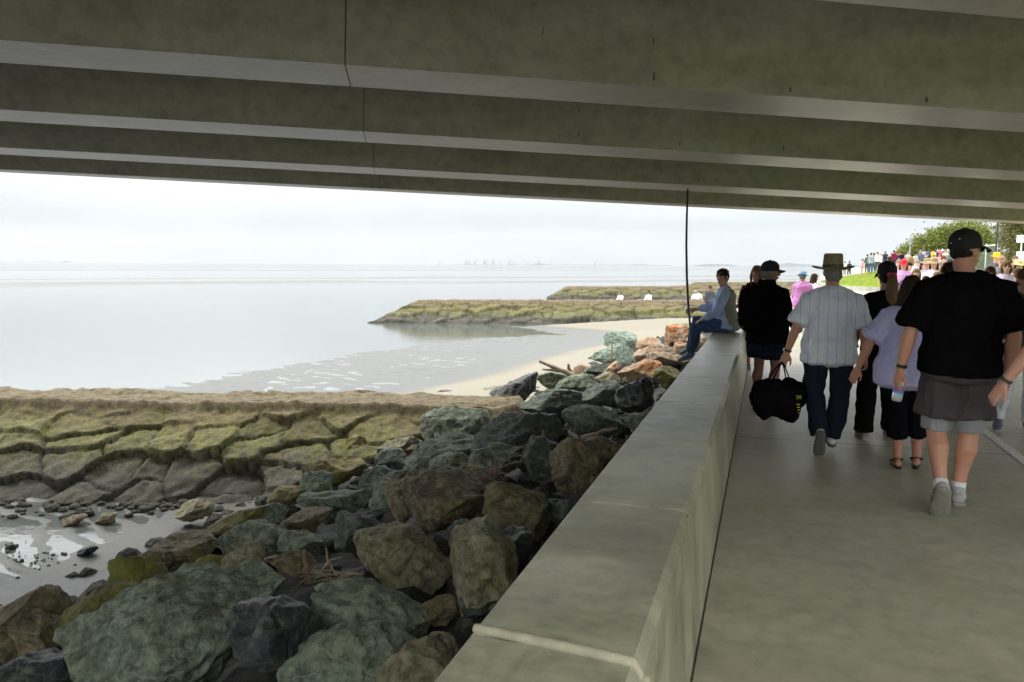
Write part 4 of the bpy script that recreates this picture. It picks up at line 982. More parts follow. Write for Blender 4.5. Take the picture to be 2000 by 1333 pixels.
# ---- 3 lavender woman
P=gp(1757,915)
F=person('woman with brown bob in lavender t-shirt and black cropped trousers holding hands',(P.x+.02,P.y+.03,0),R(-4),dict(vox=.0065,
 fig=dict(H=1.53,fat=1.14,belly=.02,sw=.172,hipw=1.08,aL=((-.62,-.05,-1),(-.36,.05,-1)),aR=((.3,.1,-1),(.0,.3,-1)),
   lL=((.07,.04,-1),(.06,-.03,-1),(-.12,1,.0)),lR=((.05,.25,-1),(.02,-.12,-1),(.1,1,.05)),head=(-8,-4,4),curl=.55,palmL=(0,1,0)),
 top=((.56,.53,.93),'plain',dict(z0=.78,infl=.036,sleeve=.82,flare=.022,sl_infl=.036,collar=False)),
 bottom=((.008,.008,.010),dict(frac=1.5,infl=.022)),hair=('bob','brown'),skin=(.50,.26,.17)))
F3=F
for n_ in 'LR':
    h,kn,an,fd,fu,sd=F.leg[n_]; mb=MB(); sole=[(-.085,.026),(0,.036),(.08,.044),(.185,.028)]
    mb.tube([an-fu*.086+fd*a for a,_ in sole],[(b,.014) for _,b in sole],side=sd,n=12,cap=.6); o=mb.build('sandal',simple_cache('sandal',(.012,.012,.012),.5),F.root,smooth=True)
    mb=MB(); mb.tube([an-fu*.05+fd*.08+sd*.045,an-fu*.025+fd*.07,an-fu*.05+fd*.08-sd*.045],[(.02,.004)]*3,n=8); 
    mb.tube([an-fu*.04+fd*.06+sd*.04,an-fu*.0-fd*.03+sd*.038,an+fu*.01-fd*.052,an-fu*.0-fd*.03-sd*.038,an-fu*.04+fd*.06-sd*.04],[(.008,.004)]*5,n=6); mb.build('sandal_strap',simple_cache('sandal',(.012,.012,.012),.5),o,smooth=True)
# ---- 4 ponytail
P=gp(1688,858)
F=person('woman with fair ponytail and pink hair tie, dressed all in black',(P.x+.13,P.y+.05,0),R(2),dict(vox=.007,
 fig=dict(H=1.63,fat=1.02,sw=.180,aL=((-.2,.3,-1),(.1,.9,-.6)),aR=((.2,.1,-1),(0,.4,-1)),lL=((-.10,.03,-1),(-.03,-.06,-1),(-.12,1,0)),lR=((.02,.3,-1),(.02,-.2,-1),(0,1,0)),head=(12,-6,0),hands=False),
 top=((.009,.009,.009),'plain',dict(z0=.86,infl=.026,sleeve=.9,collar=False)),bottom=((.007,.007,.008),dict(frac=2.02,infl=.026,flare=.016)),shoes=((.26,.22,.17),(.4,.38,.3)),
 hair=('pony','dark'),hat=('cap',(.008,.008,.010)),skin=(.52,.28,.19)))
F4=F
# ---- 5 black jacket, backpack
pos=at(1503,8.95,0)
F=person('man in black hooded jacket and dark cap in profile beside the wall',pos,R(-38),dict(vox=.007,
 fig=dict(H=1.64,fat=1.12,belly=.05,sw=.195,lean=(0,.02),aL=((-.2,.15,-1),(.2,.8,-.6)),aR=((.2,.2,-1),(-.1,.9,-.5)),lL=((-.04,.02,-1),(-.03,-.03,-1),(-.1,1,0)),lR=((.04,.1,-1),(.02,-.08,-1),(.1,1,0)),head=(-46,2,0),curl=.6),
 top=((.007,.007,.008),'plain',dict(z0=.80,infl=.050,sleeve=1.9,flare=.012,sl_infl=.030)),tname='jacket',bottom=((.014,.018,.030),dict(frac=.72,infl=.040,flare=.03)),bname='shorts',shoes=((.05,.05,.05),(.1,.1,.1)),
 hair=('short','grey'),hat=('cap',(.014,.020,.020)),face=True,skin=(.30,.15,.11)))
F5=F
mb=MB(); mb.tube([F.T(1.50,-.10,-.045),F.T(1.49,0,-.085),F.T(1.50,.10,-.045)],[(.035,.045),(.045,.05),(.035,.045)],n=12); remesh(mb,'hood',.008,fabric((.008,.008,.008)),F.root,.02,2)
bk=empty('backpack',wpt(F,F.T(1.20,-.03,-.24)),F.root.rotation_euler.z+R(6)); tag(bk,'bulky black backpack worn by the man in the black jacket','backpack')
bk.rotation_euler=(0,R(-8),F.root.rotation_euler.z+R(6))
mb=MB(); mb.tube([(0,0,-.25),(0,-.01,-.20),(0,-.02,-.05),(0,-.005,.10),(0,.0,.20),(0,.01,.235)],[(.13,.07),(.175,.11),(.185,.12),(.165,.10),(.125,.075),(.07,.04)],side=(1,0,0),n=20,cap=.3); remesh(mb,'pack_body',.008,fabric((.006,.006,.0065)),bk,.03,2)
mb=MB(); mb.tube([(0,-.12,-.20),(0,-.13,-.12),(0,-.11,-.04)],[(.11,.03),(.13,.04),(.10,.02)],side=(1,0,0),n=16); remesh(mb,'front_pocket',.008,fabric((.007,.007,.008)),bk,.02,1)
for g in(-1,1):
    mb=MB(); mb.tube([(g*.09,.06,.20),(g*.11,.12,.29),(g*.12,.22,.29),(g*.12,.36,.18),(g*.12,.36,.0),(g*.13,.22,-.15),(g*.12,.05,-.2)],[(.022,.005)]*7,side=(1,0,0),n=8,cap=0); mb.build('shoulder_strap',fabric((.008,.008,.008)),bk,smooth=True)
mb=MB(); mb.tube([(-.10,-.152,-.205),(-.07,-.158,-.198),(-.045,-.158,-.205)],[(.003,.003),(.007,.004),(.003,.003)],n=6); mb.build('pack_emblem',simple_cache('gold',(.45,.28,.10),.5),bk,smooth=True)
# ---- 6 seated man
hx=Vector((-.56,12.15,WH+.003))
F=person('man in pale blue shirt, khaki vest and jeans sitting on the wall, looking back',hx,R(92),dict(vox=.0065,seat=True,
 fig=dict(H=1.74,fat=1.06,sw=.19,lean=(-.02,.06),aL=((-.22,.42,-1),(.38,.85,-.5)),aR=((.25,.75,-.9),(.10,1,-.16)),lL=((-.10,1,-.08),(-.05,.22,-1),(-.1,1,-.25)),lR=((.12,1,.10),(.05,.20,-1),(.1,1,-.25)),head=(62,-4,0),curl=.5,palmL=(.2,.2,-1),palmR=(-.6,0,-.6)),
 top=((.42,.53,.80),'plain',dict(z0=.88,infl=.030,sleeve=1.75,flare=.012,sl_infl=.026)),bottom=((.040,.085,.19),dict(frac=1.95,infl=.022)),bname='jeans',shoes=((.10,.16,.22),(.3,.3,.3)),
 hair=('curly','brown'),face=True,skin=(.60,.34,.24)))
F6=F
mb=MB()
zs=[.83,.95,1.1,1.25,1.36,1.43]
mb.tube([F.T(z,0,F.tr(z)[2]-.045-(.05*max(0,(1.2-z)/.3))) for z in zs],[(F.tr(z)[0]+.045,F.tr(z)[1]+.012) for z in zs],side=F.sx,n=20,cap=.2)
remesh(mb,'vest',.008,fabric((.24,.24,.20)),F.root,.03,2)
sh,el,wr,u,fo,sg=F.arm['R']; cw=wpt(F,wr+fo*.12+V(0,0,.0))
cup=empty('drink_can',cw); tag(cup,'small silver drink can in the seated man\'s hand','can')
mb=MB(); mb.lathe([(.022,-.055),(.030,-.045),(.030,.045),(.024,.055),(.004,.054)],(0,0,0),None,16); mb.build('can_body',simple('can_metal',(.6,.62,.66),.3,metal=.8),cup,smooth=True)
mb=MB(); mb.lathe([(.0305,-.03),(.0310,-.029),(.0310,.018),(.0305,.019)],(0,0,0),None,16); mb.build('can_label',simple('can_label',(.10,.10,.14),.4),cup,smooth=True)
# ---- 7 woman by the wall
F=person('fair-haired woman in maroon top standing by the wall, facing the camera, holding sunglasses',at(1479,12.0,0),R(168),dict(vox=.008,
 fig=dict(H=1.60,fat=1.02,sw=.172,aL=((-.2,.1,-1),(-.1,.3,-1)),aR=((.25,.1,-1),(.10,1,-.1)),lL=((-.02,.02,-1),(-.0,0,-1),(-.1,1,0)),lR=((.02,0,-1),(0,0,-1),(.1,1,0)),head=(-12,0,0),curl=.8,palmR=(-.4,0,.9)),
 top=((.085,.012,.028),'plain',dict(z0=.85,infl=.024,sleeve=1.15,collar=False)),bottom=((.015,.018,.022),dict(frac=1.5,infl=.024)),shoes=((.10,.13,.17),(.3,.3,.3)),hair=('long','fair'),face=True,skin=(.44,.24,.16)))
# ---- 8 pink lady and her companion
person('stooped person in pink top and light blue sun hat walking away',at(1569,17.8,0),R(-12),dict(vox=.01,
 fig=dict(H=1.46,fat=1.2,sw=.18,belly=.02,aL=((-.15,.2,-1),(.1,.6,-.8)),aR=((.2,.2,-1),(.0,.6,-.8)),hands=False,head=(-10,-8,0)),
 top=((.60,.24,.55),'plain',dict(z0=.84,infl=.032,sleeve=1.7)),bottom=((.75,.74,.72),dict(frac=2,infl=.026)),shoes=((.6,.6,.6),(.5,.5,.5)),hair=('short','grey'),hat=('hat',(.16,.36,.52),dict(brim=.13,crown=.10,floppy=-.01))))
person('dark-haired person in white blouse walking next to the pink one',at(1591,18.4,0),R(-60),dict(vox=.01,
 fig=dict(H=1.42,fat=1.05,sw=.17,hands=False,head=(-5,-6,0)),top=((.72,.70,.72),'plain',dict(z0=.84,infl=.028,sleeve=.9)),bottom=((.55,.52,.48),dict(frac=2)),shoes=((.3,.3,.3),(.3,.3,.3)),hair=('bob','brown')))
# ---- 9 half-seen people at the right edge
F=person('fair-skinned person cut by the right edge of the photo, arm with bracelet hanging into view',at(2152,4.45,0),R(0),dict(vox=.0065,
 fig=dict(H=1.68,fat=1.1,sw=.185,aL=((-.62,-.04,-1),(-.55,.16,-1)),aR=((.3,.0,-1),(.1,.2,-1)),lL=((0,.2,-1),(0,-.1,-1),(0,1,0)),lR=((0,-.1,-1),(0,-.4,-1),(0,.8,-.5)),curl=.45,palmL=(.9,.5,0)),
 top=((.06,.06,.07),'plain',dict(z0=.85,infl=.03,sleeve=.8)),bottom=((.05,.05,.06),dict(frac=.9,infl=.03)),shoes=((.2,.2,.2),(.3,.3,.3)),hair=('short','brown'),skin=(.58,.32,.22)))
watch(F,'L',(.05,.05,.05),None,'bracelet')
F=person('youngster in dark printed t-shirt and white jeans coming towards the camera at the right edge',at(2006,7.6,0),R(178),dict(vox=.007,
 fig=dict(H=1.56,fat=1.0,sw=.175,aL=((-.2,.05,-1),(-.1,.3,-1)),aR=((.25,.0,-1),(.1,.3,-1)),lL=((-.03,.15,-1),(0,-.15,-1),(0,1,0)),lR=((.06,-.05,-1),(.1,-.2,-1),(.2,.9,-.25)),head=(10,0,0)),
 top=((.055,.052,.050),'plain',dict(z0=.86,infl=.026,sleeve=.8,collar=False)),bottom=((.70,.72,.76),dict(frac=2,infl=.018)),bname='jeans',shoes=((.12,.12,.16),(.4,.4,.4)),hair=('short','red'),face='shades',skin=(.50,.27,.18)))
text('CTE',.10,simple('white_print',(.62,.62,.6),.7),F.root,F.T(1.27,.05,.147),R(86),R(180),'shirt_print'); text('OP',.08,simple('white_print',(.62,.62,.6),.7),F.root,F.T(1.19,.05,.148),R(90),R(180),'shirt_print')
person('dark-haired person mostly hidden between the lavender woman and the large man',at(1857,7.9,0),R(5),dict(vox=.008,
 fig=dict(H=1.64,fat=1.0,sw=.17,lL=((0,.2,-1),(0,-.15,-1),(0,1,0)),hands=False,head=(20,0,0)),top=((.012,.012,.014),'plain',dict(sleeve=.8,infl=.025,collar=False)),bottom=((.02,.02,.022),dict(frac=2)),shoes=((.05,.05,.05),(.1,.1,.1)),hair=('curly','brown')))
# ================================================================ THE CROWD BEYOND THE BRIDGE
CW='people in the crowd beyond the bridge'
def crowd(px,py,D,label,top,bot,hair=None,hat=None,face=None,rz=180,kind='plain',sleeve=.8,child=False,fat=1.,skinc=(.70,.43,.32),seatz=None,extra=None):
    P=dp(px,py,D); g=ramp_land(P.x,P.y); 
    md=((P.x-9.3)/5.6)**2+((P.y-57)/19)**2
    if md<1: g+=.45*(1-md**1.5)
    H=P.z-g; H=max(1.15 if child else 1.42,min(1.9,H)) 
    if hat: H-=.03
    f=dict(H=H,fat=fat*(1. if not child else .95),sw=.18 if not child else .165,hands=False,head=(random.uniform(-14,14),random.uniform(-6,3),0),
      aL=((-.2,.1,-1),(-.05,random.uniform(.2,1.4),-.9)),aR=((.2,.1,-1),(.05,random.uniform(.2,1.4),-.9)),lL=((-.04,random.uniform(-.1,.25),-1),(-.02,-.12,-1),(-.1,1,0)),lR=((.04,random.uniform(-.1,.25),-1),(.02,-.12,-1),(.1,1,0)))
    o=dict(vox=.011 if D<32 else .015,fig=f,top=(top,kind,dict(z0=.87,infl=.026,sleeve=sleeve)),bottom=(bot,dict(frac=2,infl=.02)),shoes=((.15,.15,.15),(.3,.3,.3)) ,hair=hair,hat=hat,face=face,skin=skinc)
    if D>45: o['shoes']=None
    F=person(label,(P.x,P.y,g),R(rz),o,CW); 
    if extra: extra(F)
    return F
W_=(.74,.74,.76)
def strap(c):
    def f(F):
        mb=MB(); mb.tube([F.T(1.44,-.10,.03),F.T(1.36,-.06,.13),F.T(1.2,.05,.15),F.T(1.05,.16,.12)],[(.018,.004)]*4,n=6); mb.build('bag_strap',simple_cache('strap_c',c,.7),F.root,smooth=True)
    return f
ST=('short','brown')
crowd(1694.5,499,60,'person in grey-green jacket, far left of the group standing on the grass rim',(.10,.13,.12),(.13,.10,.07),('short','dark'),('cap',(.05,.05,.05)),rz=20,sleeve=1.8)
crowd(1701.5,500,55,'man in black and white striped shirt and blue jeans at the grass edge',(.5,.52,.55),(.06,.12,.22),('short','red'),rz=-30,kind='bands',sleeve=1.8)
crowd(1707,497,59,'man in navy jacket just behind the striped shirt on the mound',(.03,.04,.09),(.05,.08,.14),('short','dark'),rz=10,sleeve=1.8)
crowd(1714,498,58,'person in loose white shirt beside the navy jacket',W_,(.10,.11,.12),('short','dark'),rz=150,sleeve=1.7)
crowd(1719.5,499,61,'second white-shirted person on the mound, in a white hat',W_,(.2,.2,.2),('short','grey'),('hat',(.7,.7,.68)),rz=60)
crowd(1729,499,57,'blonde woman in a dark blue vest on the mound',(.03,.03,.07),(.25,.2,.3),('bob','blond'),rz=160,sleeve=.2)
crowd(1738,501,28,'broad man in white shirt seen from behind, brown hair, behind the ponytail woman',W_,(.1,.1,.12),ST,rz=5,fat=1.12)
crowd(1746,498,58,'person in maroon jacket at the back of the crowd',(.22,.01,.05),(.05,.05,.08),('short','dark'),rz=30,sleeve=1.8)
crowd(1751,498,63,'person in dark red top with dark hair at the back',(.16,.015,.04),(.06,.05,.05),('short','dark'),rz=200)
crowd(1758,494,66,'tall person in white with raised red cap at the skyline',(.6,.6,.62),(.1,.1,.1),('short','dark'),('cap',(.5,.04,.08)),rz=190)
crowd(1761,496,62,'person in dark blue with dark hair against the sky',(.02,.02,.06),(.1,.1,.1),('short','dark'),rz=20)
crowd(1765.5,505,19.5,'woman in bright red cap and pink polo with red collar',(.62,.33,.58),(.35,.33,.3),('bob','red'),('cap',(.62,.02,.03)),'shades',rz=176,fat=1.12,extra=strap((.06,.07,.2)))
crowd(1756,507,23,'grey-haired man just behind the red cap woman',(.60,.42,.55),(.2,.2,.22),('short','grey'),None,True,rz=170)
crowd(1779,502,25,'woman with straw-blond hair and white top seen from behind',W_,(.3,.3,.35),('bob','blond'),rz=8,fat=1.1)
crowd(1788,500,29,'pale-haired person next to the straw-blond woman, turned away',(.66,.6,.5),(.3,.28,.25),('long','hood'),rz=20)
crowd(1790,524,16.5,'short blond woman looking at the camera below the red cap woman',(.12,.10,.09),(.1,.1,.1),('bob','blond'),None,True,rz=178,fat=1.05)
crowd(1809,539,14.2,'boy in black t-shirt with brown fringe, lowest head of the crowd',(.03,.025,.03),(.08,.08,.1),ST,None,True,rz=170,child=True)
crowd(1831,531,15.5,'child with light brown hair half hidden behind the large man\'s shoulder',(.3,.25,.35),(.1,.1,.1),('short','fair'),None,True,rz=185,child=True)
crowd(1811,505,21,'man in tan wide hat and grey-blue shirt, left of a matching hat',(.32,.34,.44),(.2,.2,.2),ST,('hat',(.34,.24,.13),dict(brim=.17,crown=.11)),True,rz=170)
crowd(1825,503,19,'woman in straw hat and white blouse with a camera strap',W_,(.4,.4,.42),('bob','brown'),('hat',(.38,.28,.15),dict(brim=.18,crown=.11)),True,rz=176,fat=1.08,extra=strap((.07,.06,.25)))
crowd(1811,491,37,'man in dark green jacket and blue cap by the fence rail',(.04,.08,.07),(.05,.05,.06),ST,('cap',(.05,.10,.28)),rz=200,sleeve=1.8)
crowd(1822,491,36,'person in yellow cap near the fence rail',(.10,.10,.09),(.1,.1,.1),ST,('cap',(.6,.42,.04)),True,rz=190)
crowd(1829,495,40,'person in khaki top and white cap at the fence',(.2,.19,.13),(.1,.1,.1),ST,('cap',(.7,.7,.66)),rz=180)
crowd(1835,489,36,'person in pink and white patterned shirt and pink hat',(.70,.68,.70),(.3,.1,.15),('bob','brown'),('hat',(.68,.12,.22),dict(brim=.12,crown=.1)),True,rz=185,kind='spots')
crowd(1843,499,26,'woman in sunglasses and pink visor beside the pink patterned shirt',(.66,.18,.30),(.2,.2,.2),('short','red'),None,'shades',rz=175)
crowd(1847,490,42,'person with short fair hair behind the woman in the pink visor',(.5,.45,.4),(.2,.2,.2),('short','fair'),None,rz=180)
crowd(1858,488,40,'person in grey-blue vest over white at the left fence corner',(.16,.22,.26),(.08,.08,.1),('short','dark'),rz=15)
crowd(1867,493,31,'person in white long-sleeved top beside the fence post',W_,(.12,.14,.16),('short','grey'),rz=150,sleeve=1.8)
crowd(1856,506,24,'person in navy top close behind the pink visor woman',(.06,.07,.15),(.05,.05,.06),('short','brown'),rz=185)
def logo(F):
    mb=MB(); mb.ell(F.T(1.28,0,.135),(.07,.012,.035)); mb.build('shirt_logo',simple_cache('logo',(.7,.72,.7),.7),F.root,smooth=True)
crowd(1947,489,23,'person in floppy bright yellow hat and grey t-shirt with white oval logo',(.09,.10,.11),(.1,.1,.1),('short','fair'),('hat',(.75,.45,.02),dict(brim=.14,crown=.11)),True,rz=182,extra=logo)
crowd(1957,499,20,'man in tan cap and slate shirt right of the bright yellow hat',(.13,.15,.17),(.1,.1,.1),ST,('cap',(.30,.18,.10)),True,rz=160)
crowd(1966,509,15.8,'woman with brown hair and dark glasses in pale lilac shirt',(.62,.56,.70),(.3,.4,.45),('bob','fair'),None,'shades',rz=172,fat=1.08,sleeve=1.2)
crowd(1935,521,13,'long brown-haired woman peering past the large man\'s neck',(.3,.1,.08),(.1,.1,.1),('long','red'),None,True,rz=165)
crowd(1976,524,19,'person in bright red shirt behind the lilac shirt',(.60,.03,.06),(.1,.1,.1),ST,rz=185)
crowd(1991,508,17.5,'woman in pale yellow sun hat and cream top near the notice board',(.68,.62,.42),(.3,.5,.55),('bob','brown'),('hat',(.70,.60,.26),dict(brim=.17,crown=.1)),True,rz=170)
crowd(1659,516,70,'tiny distant person in dark clothes at the shore left of the grass',(.04,.04,.06),(.05,.05,.05),('short','dark'),rz=30)
crowd(1684,526,52,'distant person in pink sitting low at the edge of the mound',(.6,.3,.35),(.5,.3,.25),('short','red'),rz=90,child=True)
crowd(1650,521,75,'tiny distant person in pale clothes near the water',(.6,.6,.6),(.3,.3,.3),('short','fair'),rz=30)
# a few more heads filling the back rows
fill=[(1741,499,64,(.5,.2,.2),'person in brick red between the maroon jackets'),(1773,498,62,(.6,.5,.5),'person in dusty pink against the lamp post foot'),(1797,503,44,(.10,.12,.2),'person in blue-black at the end of the fence rail'),(1803,500,48,(.55,.5,.42),'person in cream close to the fence rail end'),(1818,506,30,(.5,.55,.6),'person in light blue-grey behind the two tan hats'),(1793,509,27,(.55,.56,.6),'person in pale blue top behind the short blond woman'),(1803,512,25,(.5,.3,.4),'person in mauve between the blond heads and the tan hats'),(1837,511,22,(.62,.6,.6),'person in off-white beside the straw hat woman'),(1844,517,18,(.3,.33,.4),'person in slate blue just left of the large man\'s shoulder'),(1863,504,27,(.6,.6,.62),'person in white tucked behind the large man\'s cap'),(1776,512,21,(.6,.5,.6),'person in pale lilac right behind the red cap woman'),(1988,524,14.5,(.2,.22,.24),'person in charcoal under the yellow sun hat'),(1953,514,21,(.6,.6,.6),'person in white below the tan cap man'),(1849,512,19,(.15,.2,.38),'person in denim blue beside the child behind the large man'),(1949,508,30,(.5,.5,.55),'person in pale grey in the row behind the slate shirt'),(1983,500,26,(.3,.06,.08),'person in wine red behind the yellow sun hat')]
for (px,py,D,c,lb) in fill: crowd(px,py,D,lb,c,(.12,.12,.13),(random.choice(['short','bob']),random.choice(['brown','grey','fair','dark'])),rz=random.choice([0,170,190]))
# people resting on the groynes
def sitter(px,py,D,z,label,c,hc,rz,cat='person'):
    P=dp(px,py,D); person(label,(P.x,P.y,z-.22),R(rz),dict(vox=.014,seat=True,fig=dict(H=1.6,hands=False,lL=((-.1,1,.05),(0,.3,-1),(0,1,0)),lR=((.1,1,.05),(0,.3,-1),(0,1,0)),aL=((-.2,.4,-1),(0,1,-.3)),aR=((.2,.4,-1),(0,1,-.3))),top=(c,'plain',dict(sleeve=1.5,infl=.025)),bottom=((.15,.15,.2),dict(frac=2)),hair=('bob',hc)),'people sitting on the stone groynes')
sitter(1212,584,53,-.80,'person with long fair hair and white top sitting on the middle groyne, left one',(.7,.68,.66),'fair',150)
sitter(1267,586,54,-.78,'dark-haired person in white sitting on the middle groyne, farther right',W_,'dark',160)
sitter(1358,589,55,-.76,'small figure in white on the groyne just left of the cable',W_,'white',170)
sitter(1364,590,56,-.76,'small figure in white with grey hair beside the one near the cable',W_,'grey',190)
person('person in grey standing behind the seated man by the groyne',at(1388,36,-.9),R(30),dict(vox=.012,fig=dict(H=1.62,hands=False),top=((.09,.09,.10),'plain',dict(sleeve=1.6,infl=.03)),bottom=((.06,.06,.07),dict(frac=2)),hair=('short','red'),skin=(.55,.25,.18)),None)
# ---------------------------------------------------------------- fence, signs, posts
GP=simple('galvanised',(.66,.74,.72),.4,.1,30,.1)
def fence(pts,label,zt=2.0):
    root=empty('wire_fence',(0,0,0)); tag(root,label,'fence')
    mesh_m=NT('wire_mesh'); o=mesh_m.pos(); sx=mesh_m.n('ShaderNodeSeparateXYZ'); mesh_m.l(o,sx.inputs[0])
    P3=[Vector((x,y,ramp_land(x,y))) for x,y in pts]
    for a,b in zip(P3,P3[1:]):
        n=max(1,round((b-a).length/3.2)); d=(b-a)/n
        for i in range(n+1):
            p=a+d*i; mb=MB(); mb.tube([p,p+ZU*(zt+.12)],[.035,.035],n=8); mb.build('fence_post',GP,root,smooth=True)
        mb=MB(); mb.tube([a+ZU*zt,b+ZU*zt],[.042,.042],n=8); mb.tube([a+ZU*.1,b+ZU*.1],[.02,.02],n=8); mb.build('rail',GP,root,smooth=True)
        mb=MB(); L_=(b-a).length; dn=(b-a)/L_; hgt=zt-.1; s_=-hgt
        while s_<L_:
            for sg in(1,-1):
                s0=s_ if sg==1 else s_+hgt; s1=s0+sg*hgt; z0,z1=0.,hgt
                if s0<0: z0=-s0/sg; s0=0
                if s1<0: z1=s0; s1=0
                if s0>L_: z0=(s0-L_); s0=L_
                if s1>L_: z1=hgt-(s1-L_) if sg==1 else z1; s1=L_
                if z1-z0>.05: mb.tube([a+dn*s0+ZU*(.1+z0),a+dn*s1+ZU*(.1+z1)],[.004,.004],n=3,cap=0)
            s_+=.14
        mb.build('wire_mesh',simple_cache('wire',(.12,.17,.14),.5),root)
fence([(14.6,80),(12.9,53.5)],'galvanised wire fence with green rail running back behind the crowd')
fence([(14.2,50.5),(22,46)],'galvanised wire fence right of the large man\'s cap, beneath the tree')
def sign(px,py,D,w_,h_,label,cat,lines,board=(.78,.80,.82),pole=True):
    c=dp(px,py,D); g=ramp_land(c.x,c.y); root=empty(cat.replace(' ','_'),(c.x,c.y,g),R(-8)); tag(root,label,cat); z=c.z-g
    mb=MB(); mb.tube([(0,.04,0),(0,.04,z+h_/2)],[.03,.03],n=8); mb.build('post',GP,root,smooth=True)
    mb=MB(); mb.box((0,0,z),(w_,.02,h_)); b=mb.build('board',simple_cache('board',board,.5),root,bevel=.004)
    if lines:
        mb=MB(); rnd=random.Random(4)
        for i in range(lines): zz=z+h_*.36-h_*.72*i/max(1,lines-1); mb.box((-.02+rnd.uniform(-.02,.02),-.0125,zz),(w_*rnd.uniform(.55,.78),.003,h_*.035))
        mb.build('sign_text',simple_cache('sign_ink',(.12,.12,.16),.6),b)
sign(1996,467,36,.42,.34,'blank white sign on a tall galvanised post, top right corner of the opening','road sign',0)
sign(1993.5,503,34,.34,.50,'white notice board with lines of small print at the right edge','notice board',7)
# lamp post and dark pole
c=dp(1777,490,64); g=ramp_land(c.x,c.y); lp=empty('street_lamp',(c.x,c.y,g)); tag(lp,'slender pale lamp post with a round lantern frame above the crowd','street lamp')
zt=dp(1777,472,64).z-g
gl=simple('lamp_grey',(.38,.40,.42),.5)
mb=MB(); mb.tube([(0,0,0),(0,0,zt-.3)],[.06,.045],n=10); mb.build('pole',gl,lp,smooth=True)
mb=MB(); mb.lathe([(.05,-.3),(.16,-.26),(.17,-.22),(.05,-.2),(.05,.0),(.07,.05),(.07,.12),(.02,.16)],(0,0,zt),None,14); 
for k_ in range(6):
    a=k_*math.pi/3; mb.tube([(.15*math.cos(a),.15*math.sin(a),zt-.24),(.20*math.cos(a),.20*math.sin(a),zt-.0),(.14*math.cos(a),.14*math.sin(a),zt+.2),(.0,.0,zt+.26)],[.012]*4,n=5)
mb.build('lantern',gl,lp,smooth=True)
c=dp(1947,470,42); g=ramp_land(c.x,c.y); zt=7.0
pl_=empty('flag_pole',(c.x,c.y,g)); tag(pl_,'tall thin dark pole rising right of the large man\'s cap','pole')
mb=MB(); mb.tube([(-.03,0,0),(0,0,2.5),(.03,0,zt)],[.05,.045,.04],n=10); mb.build('pole',simple('dark_pole',(.03,.03,.05),.4),pl_,smooth=True); mb=MB(); mb.box((-.03,0,.02),(.25,.25,.04)); mb.build('base_plate',simple('dark_pole',(.03,.03,.05),.4),pl_,bevel=.005)
# ---------------------------------------------------------------- trees and bushes
def leafmat(name,c,c2):
    t=NT(name); at_=t.n('ShaderNodeAttribute',attribute_name='tone'); t.col(t.ramp(at_.outputs['Fac'],[(0.,c),(1.,c2)])); t.rough(.6)
    t.b.inputs['Subsurface Weight'].default_value=0
    tr=t.n('ShaderNodeBsdfTranslucent'); t.l(t.ramp(at_.outputs['Fac'],[(0.,c),(1.,c2)]),tr.inputs[0]); ms=t.n('ShaderNodeMixShader'); ms.inputs[0].default_value=.25; t.l(t.b.outputs[0],ms.inputs[1]); t.l(tr.outputs[0],ms.inputs[2]); t.l(ms.outputs[0],t.out.inputs[0]); return t.m
def crown(lobes,n,leaf,m,parent,seed,droop=0,name='crown'):
    rnd=np.random.RandomState(seed); tot=sum(l[3]*l[4]*l[5] for l in lobes)**.0; vs=[];tone=[]
    vols=np.array([(l[3]*l[4]*l[5])**(2/3) for l in lobes]); cnt=(vols/vols.sum()*n).astype(int)
    for l,c_ in zip(lobes,cnt):
        ncl=max(6,c_//40); d=rnd.normal(size=(ncl,3)); d/=np.linalg.norm(d,axis=1)[:,None]; r_=rnd.uniform(.55,1.08,ncl)**.6; cl=d*r_[:,None]*np.array(l[3:6])+np.array(l[:3]); tn=rnd.uniform(0,1,ncl)
        per=c_//ncl
        off=rnd.normal(size=(ncl,per,3))*leaf*2.6; off[:,:,2]-=np.abs(off[:,:,2])*droop
        P=(cl[:,None,:]+off).reshape(-1,3); T_=np.repeat(tn,per)*.7+rnd.uniform(0,.3,ncl*per)
        a=rnd.normal(size=P.shape); a/=np.linalg.norm(a,axis=1)[:,None]; b=rnd.normal(size=P.shape); b=np.cross(a,b); b/=np.linalg.norm(b,axis=1)[:,None]
        s_=leaf*rnd.uniform(.6,1.3,len(P))[:,None]
        q=np.stack([P-a*s_,P+b*s_*.45,P+a*s_,P-b*s_*.45],1); vs.append(q.reshape(-1,3)); tone.append(np.repeat(T_,4))
    v=np.concatenate(vs); tn=np.concatenate(tone); me=np_mesh(name,v,np.arange(len(v)).reshape(-1,4))
    at_=me.attributes.new('tone','FLOAT','POINT'); at_.data.foreach_set('value',tn.astype(np.float32)); return link(name,me,m,parent)
LM=leafmat('leaves',(.085,.115,.012),(.26,.29,.05)); LM2=leafmat('needles',(.10,.10,.02),(.25,.23,.07)); BK=simple('bark',(.09,.065,.045),.9,.4,8,.6,.03)
def tree(name,label,px,D,lobes,n,leaf,m,seed,trunk=True,droop=0):
    c=dp(px,500,D); g=ramp_land(c.x,c.y); root=empty(name,(c.x,c.y,g)); tag(root,label,'tree')
    crown(lobes,n,leaf,m,root,seed,droop)
    mb=MB(); rnd=random.Random(seed); mb.tube([(0,0,-.1),(.1,0,1.2),(0,.1,2.6)],[.28,.2,.15],n=10)
    for l in lobes[:7]: mb.tube([(0,.05,1.6),(l[0]*.4,l[1]*.4,(l[2]+1.6)*.55),(l[0]*.85,l[1]*.85,l[2])],[.12,.08,.03],n=7)
    mb.build('trunk',BK,root,smooth=True)
rnd=random.Random(21)
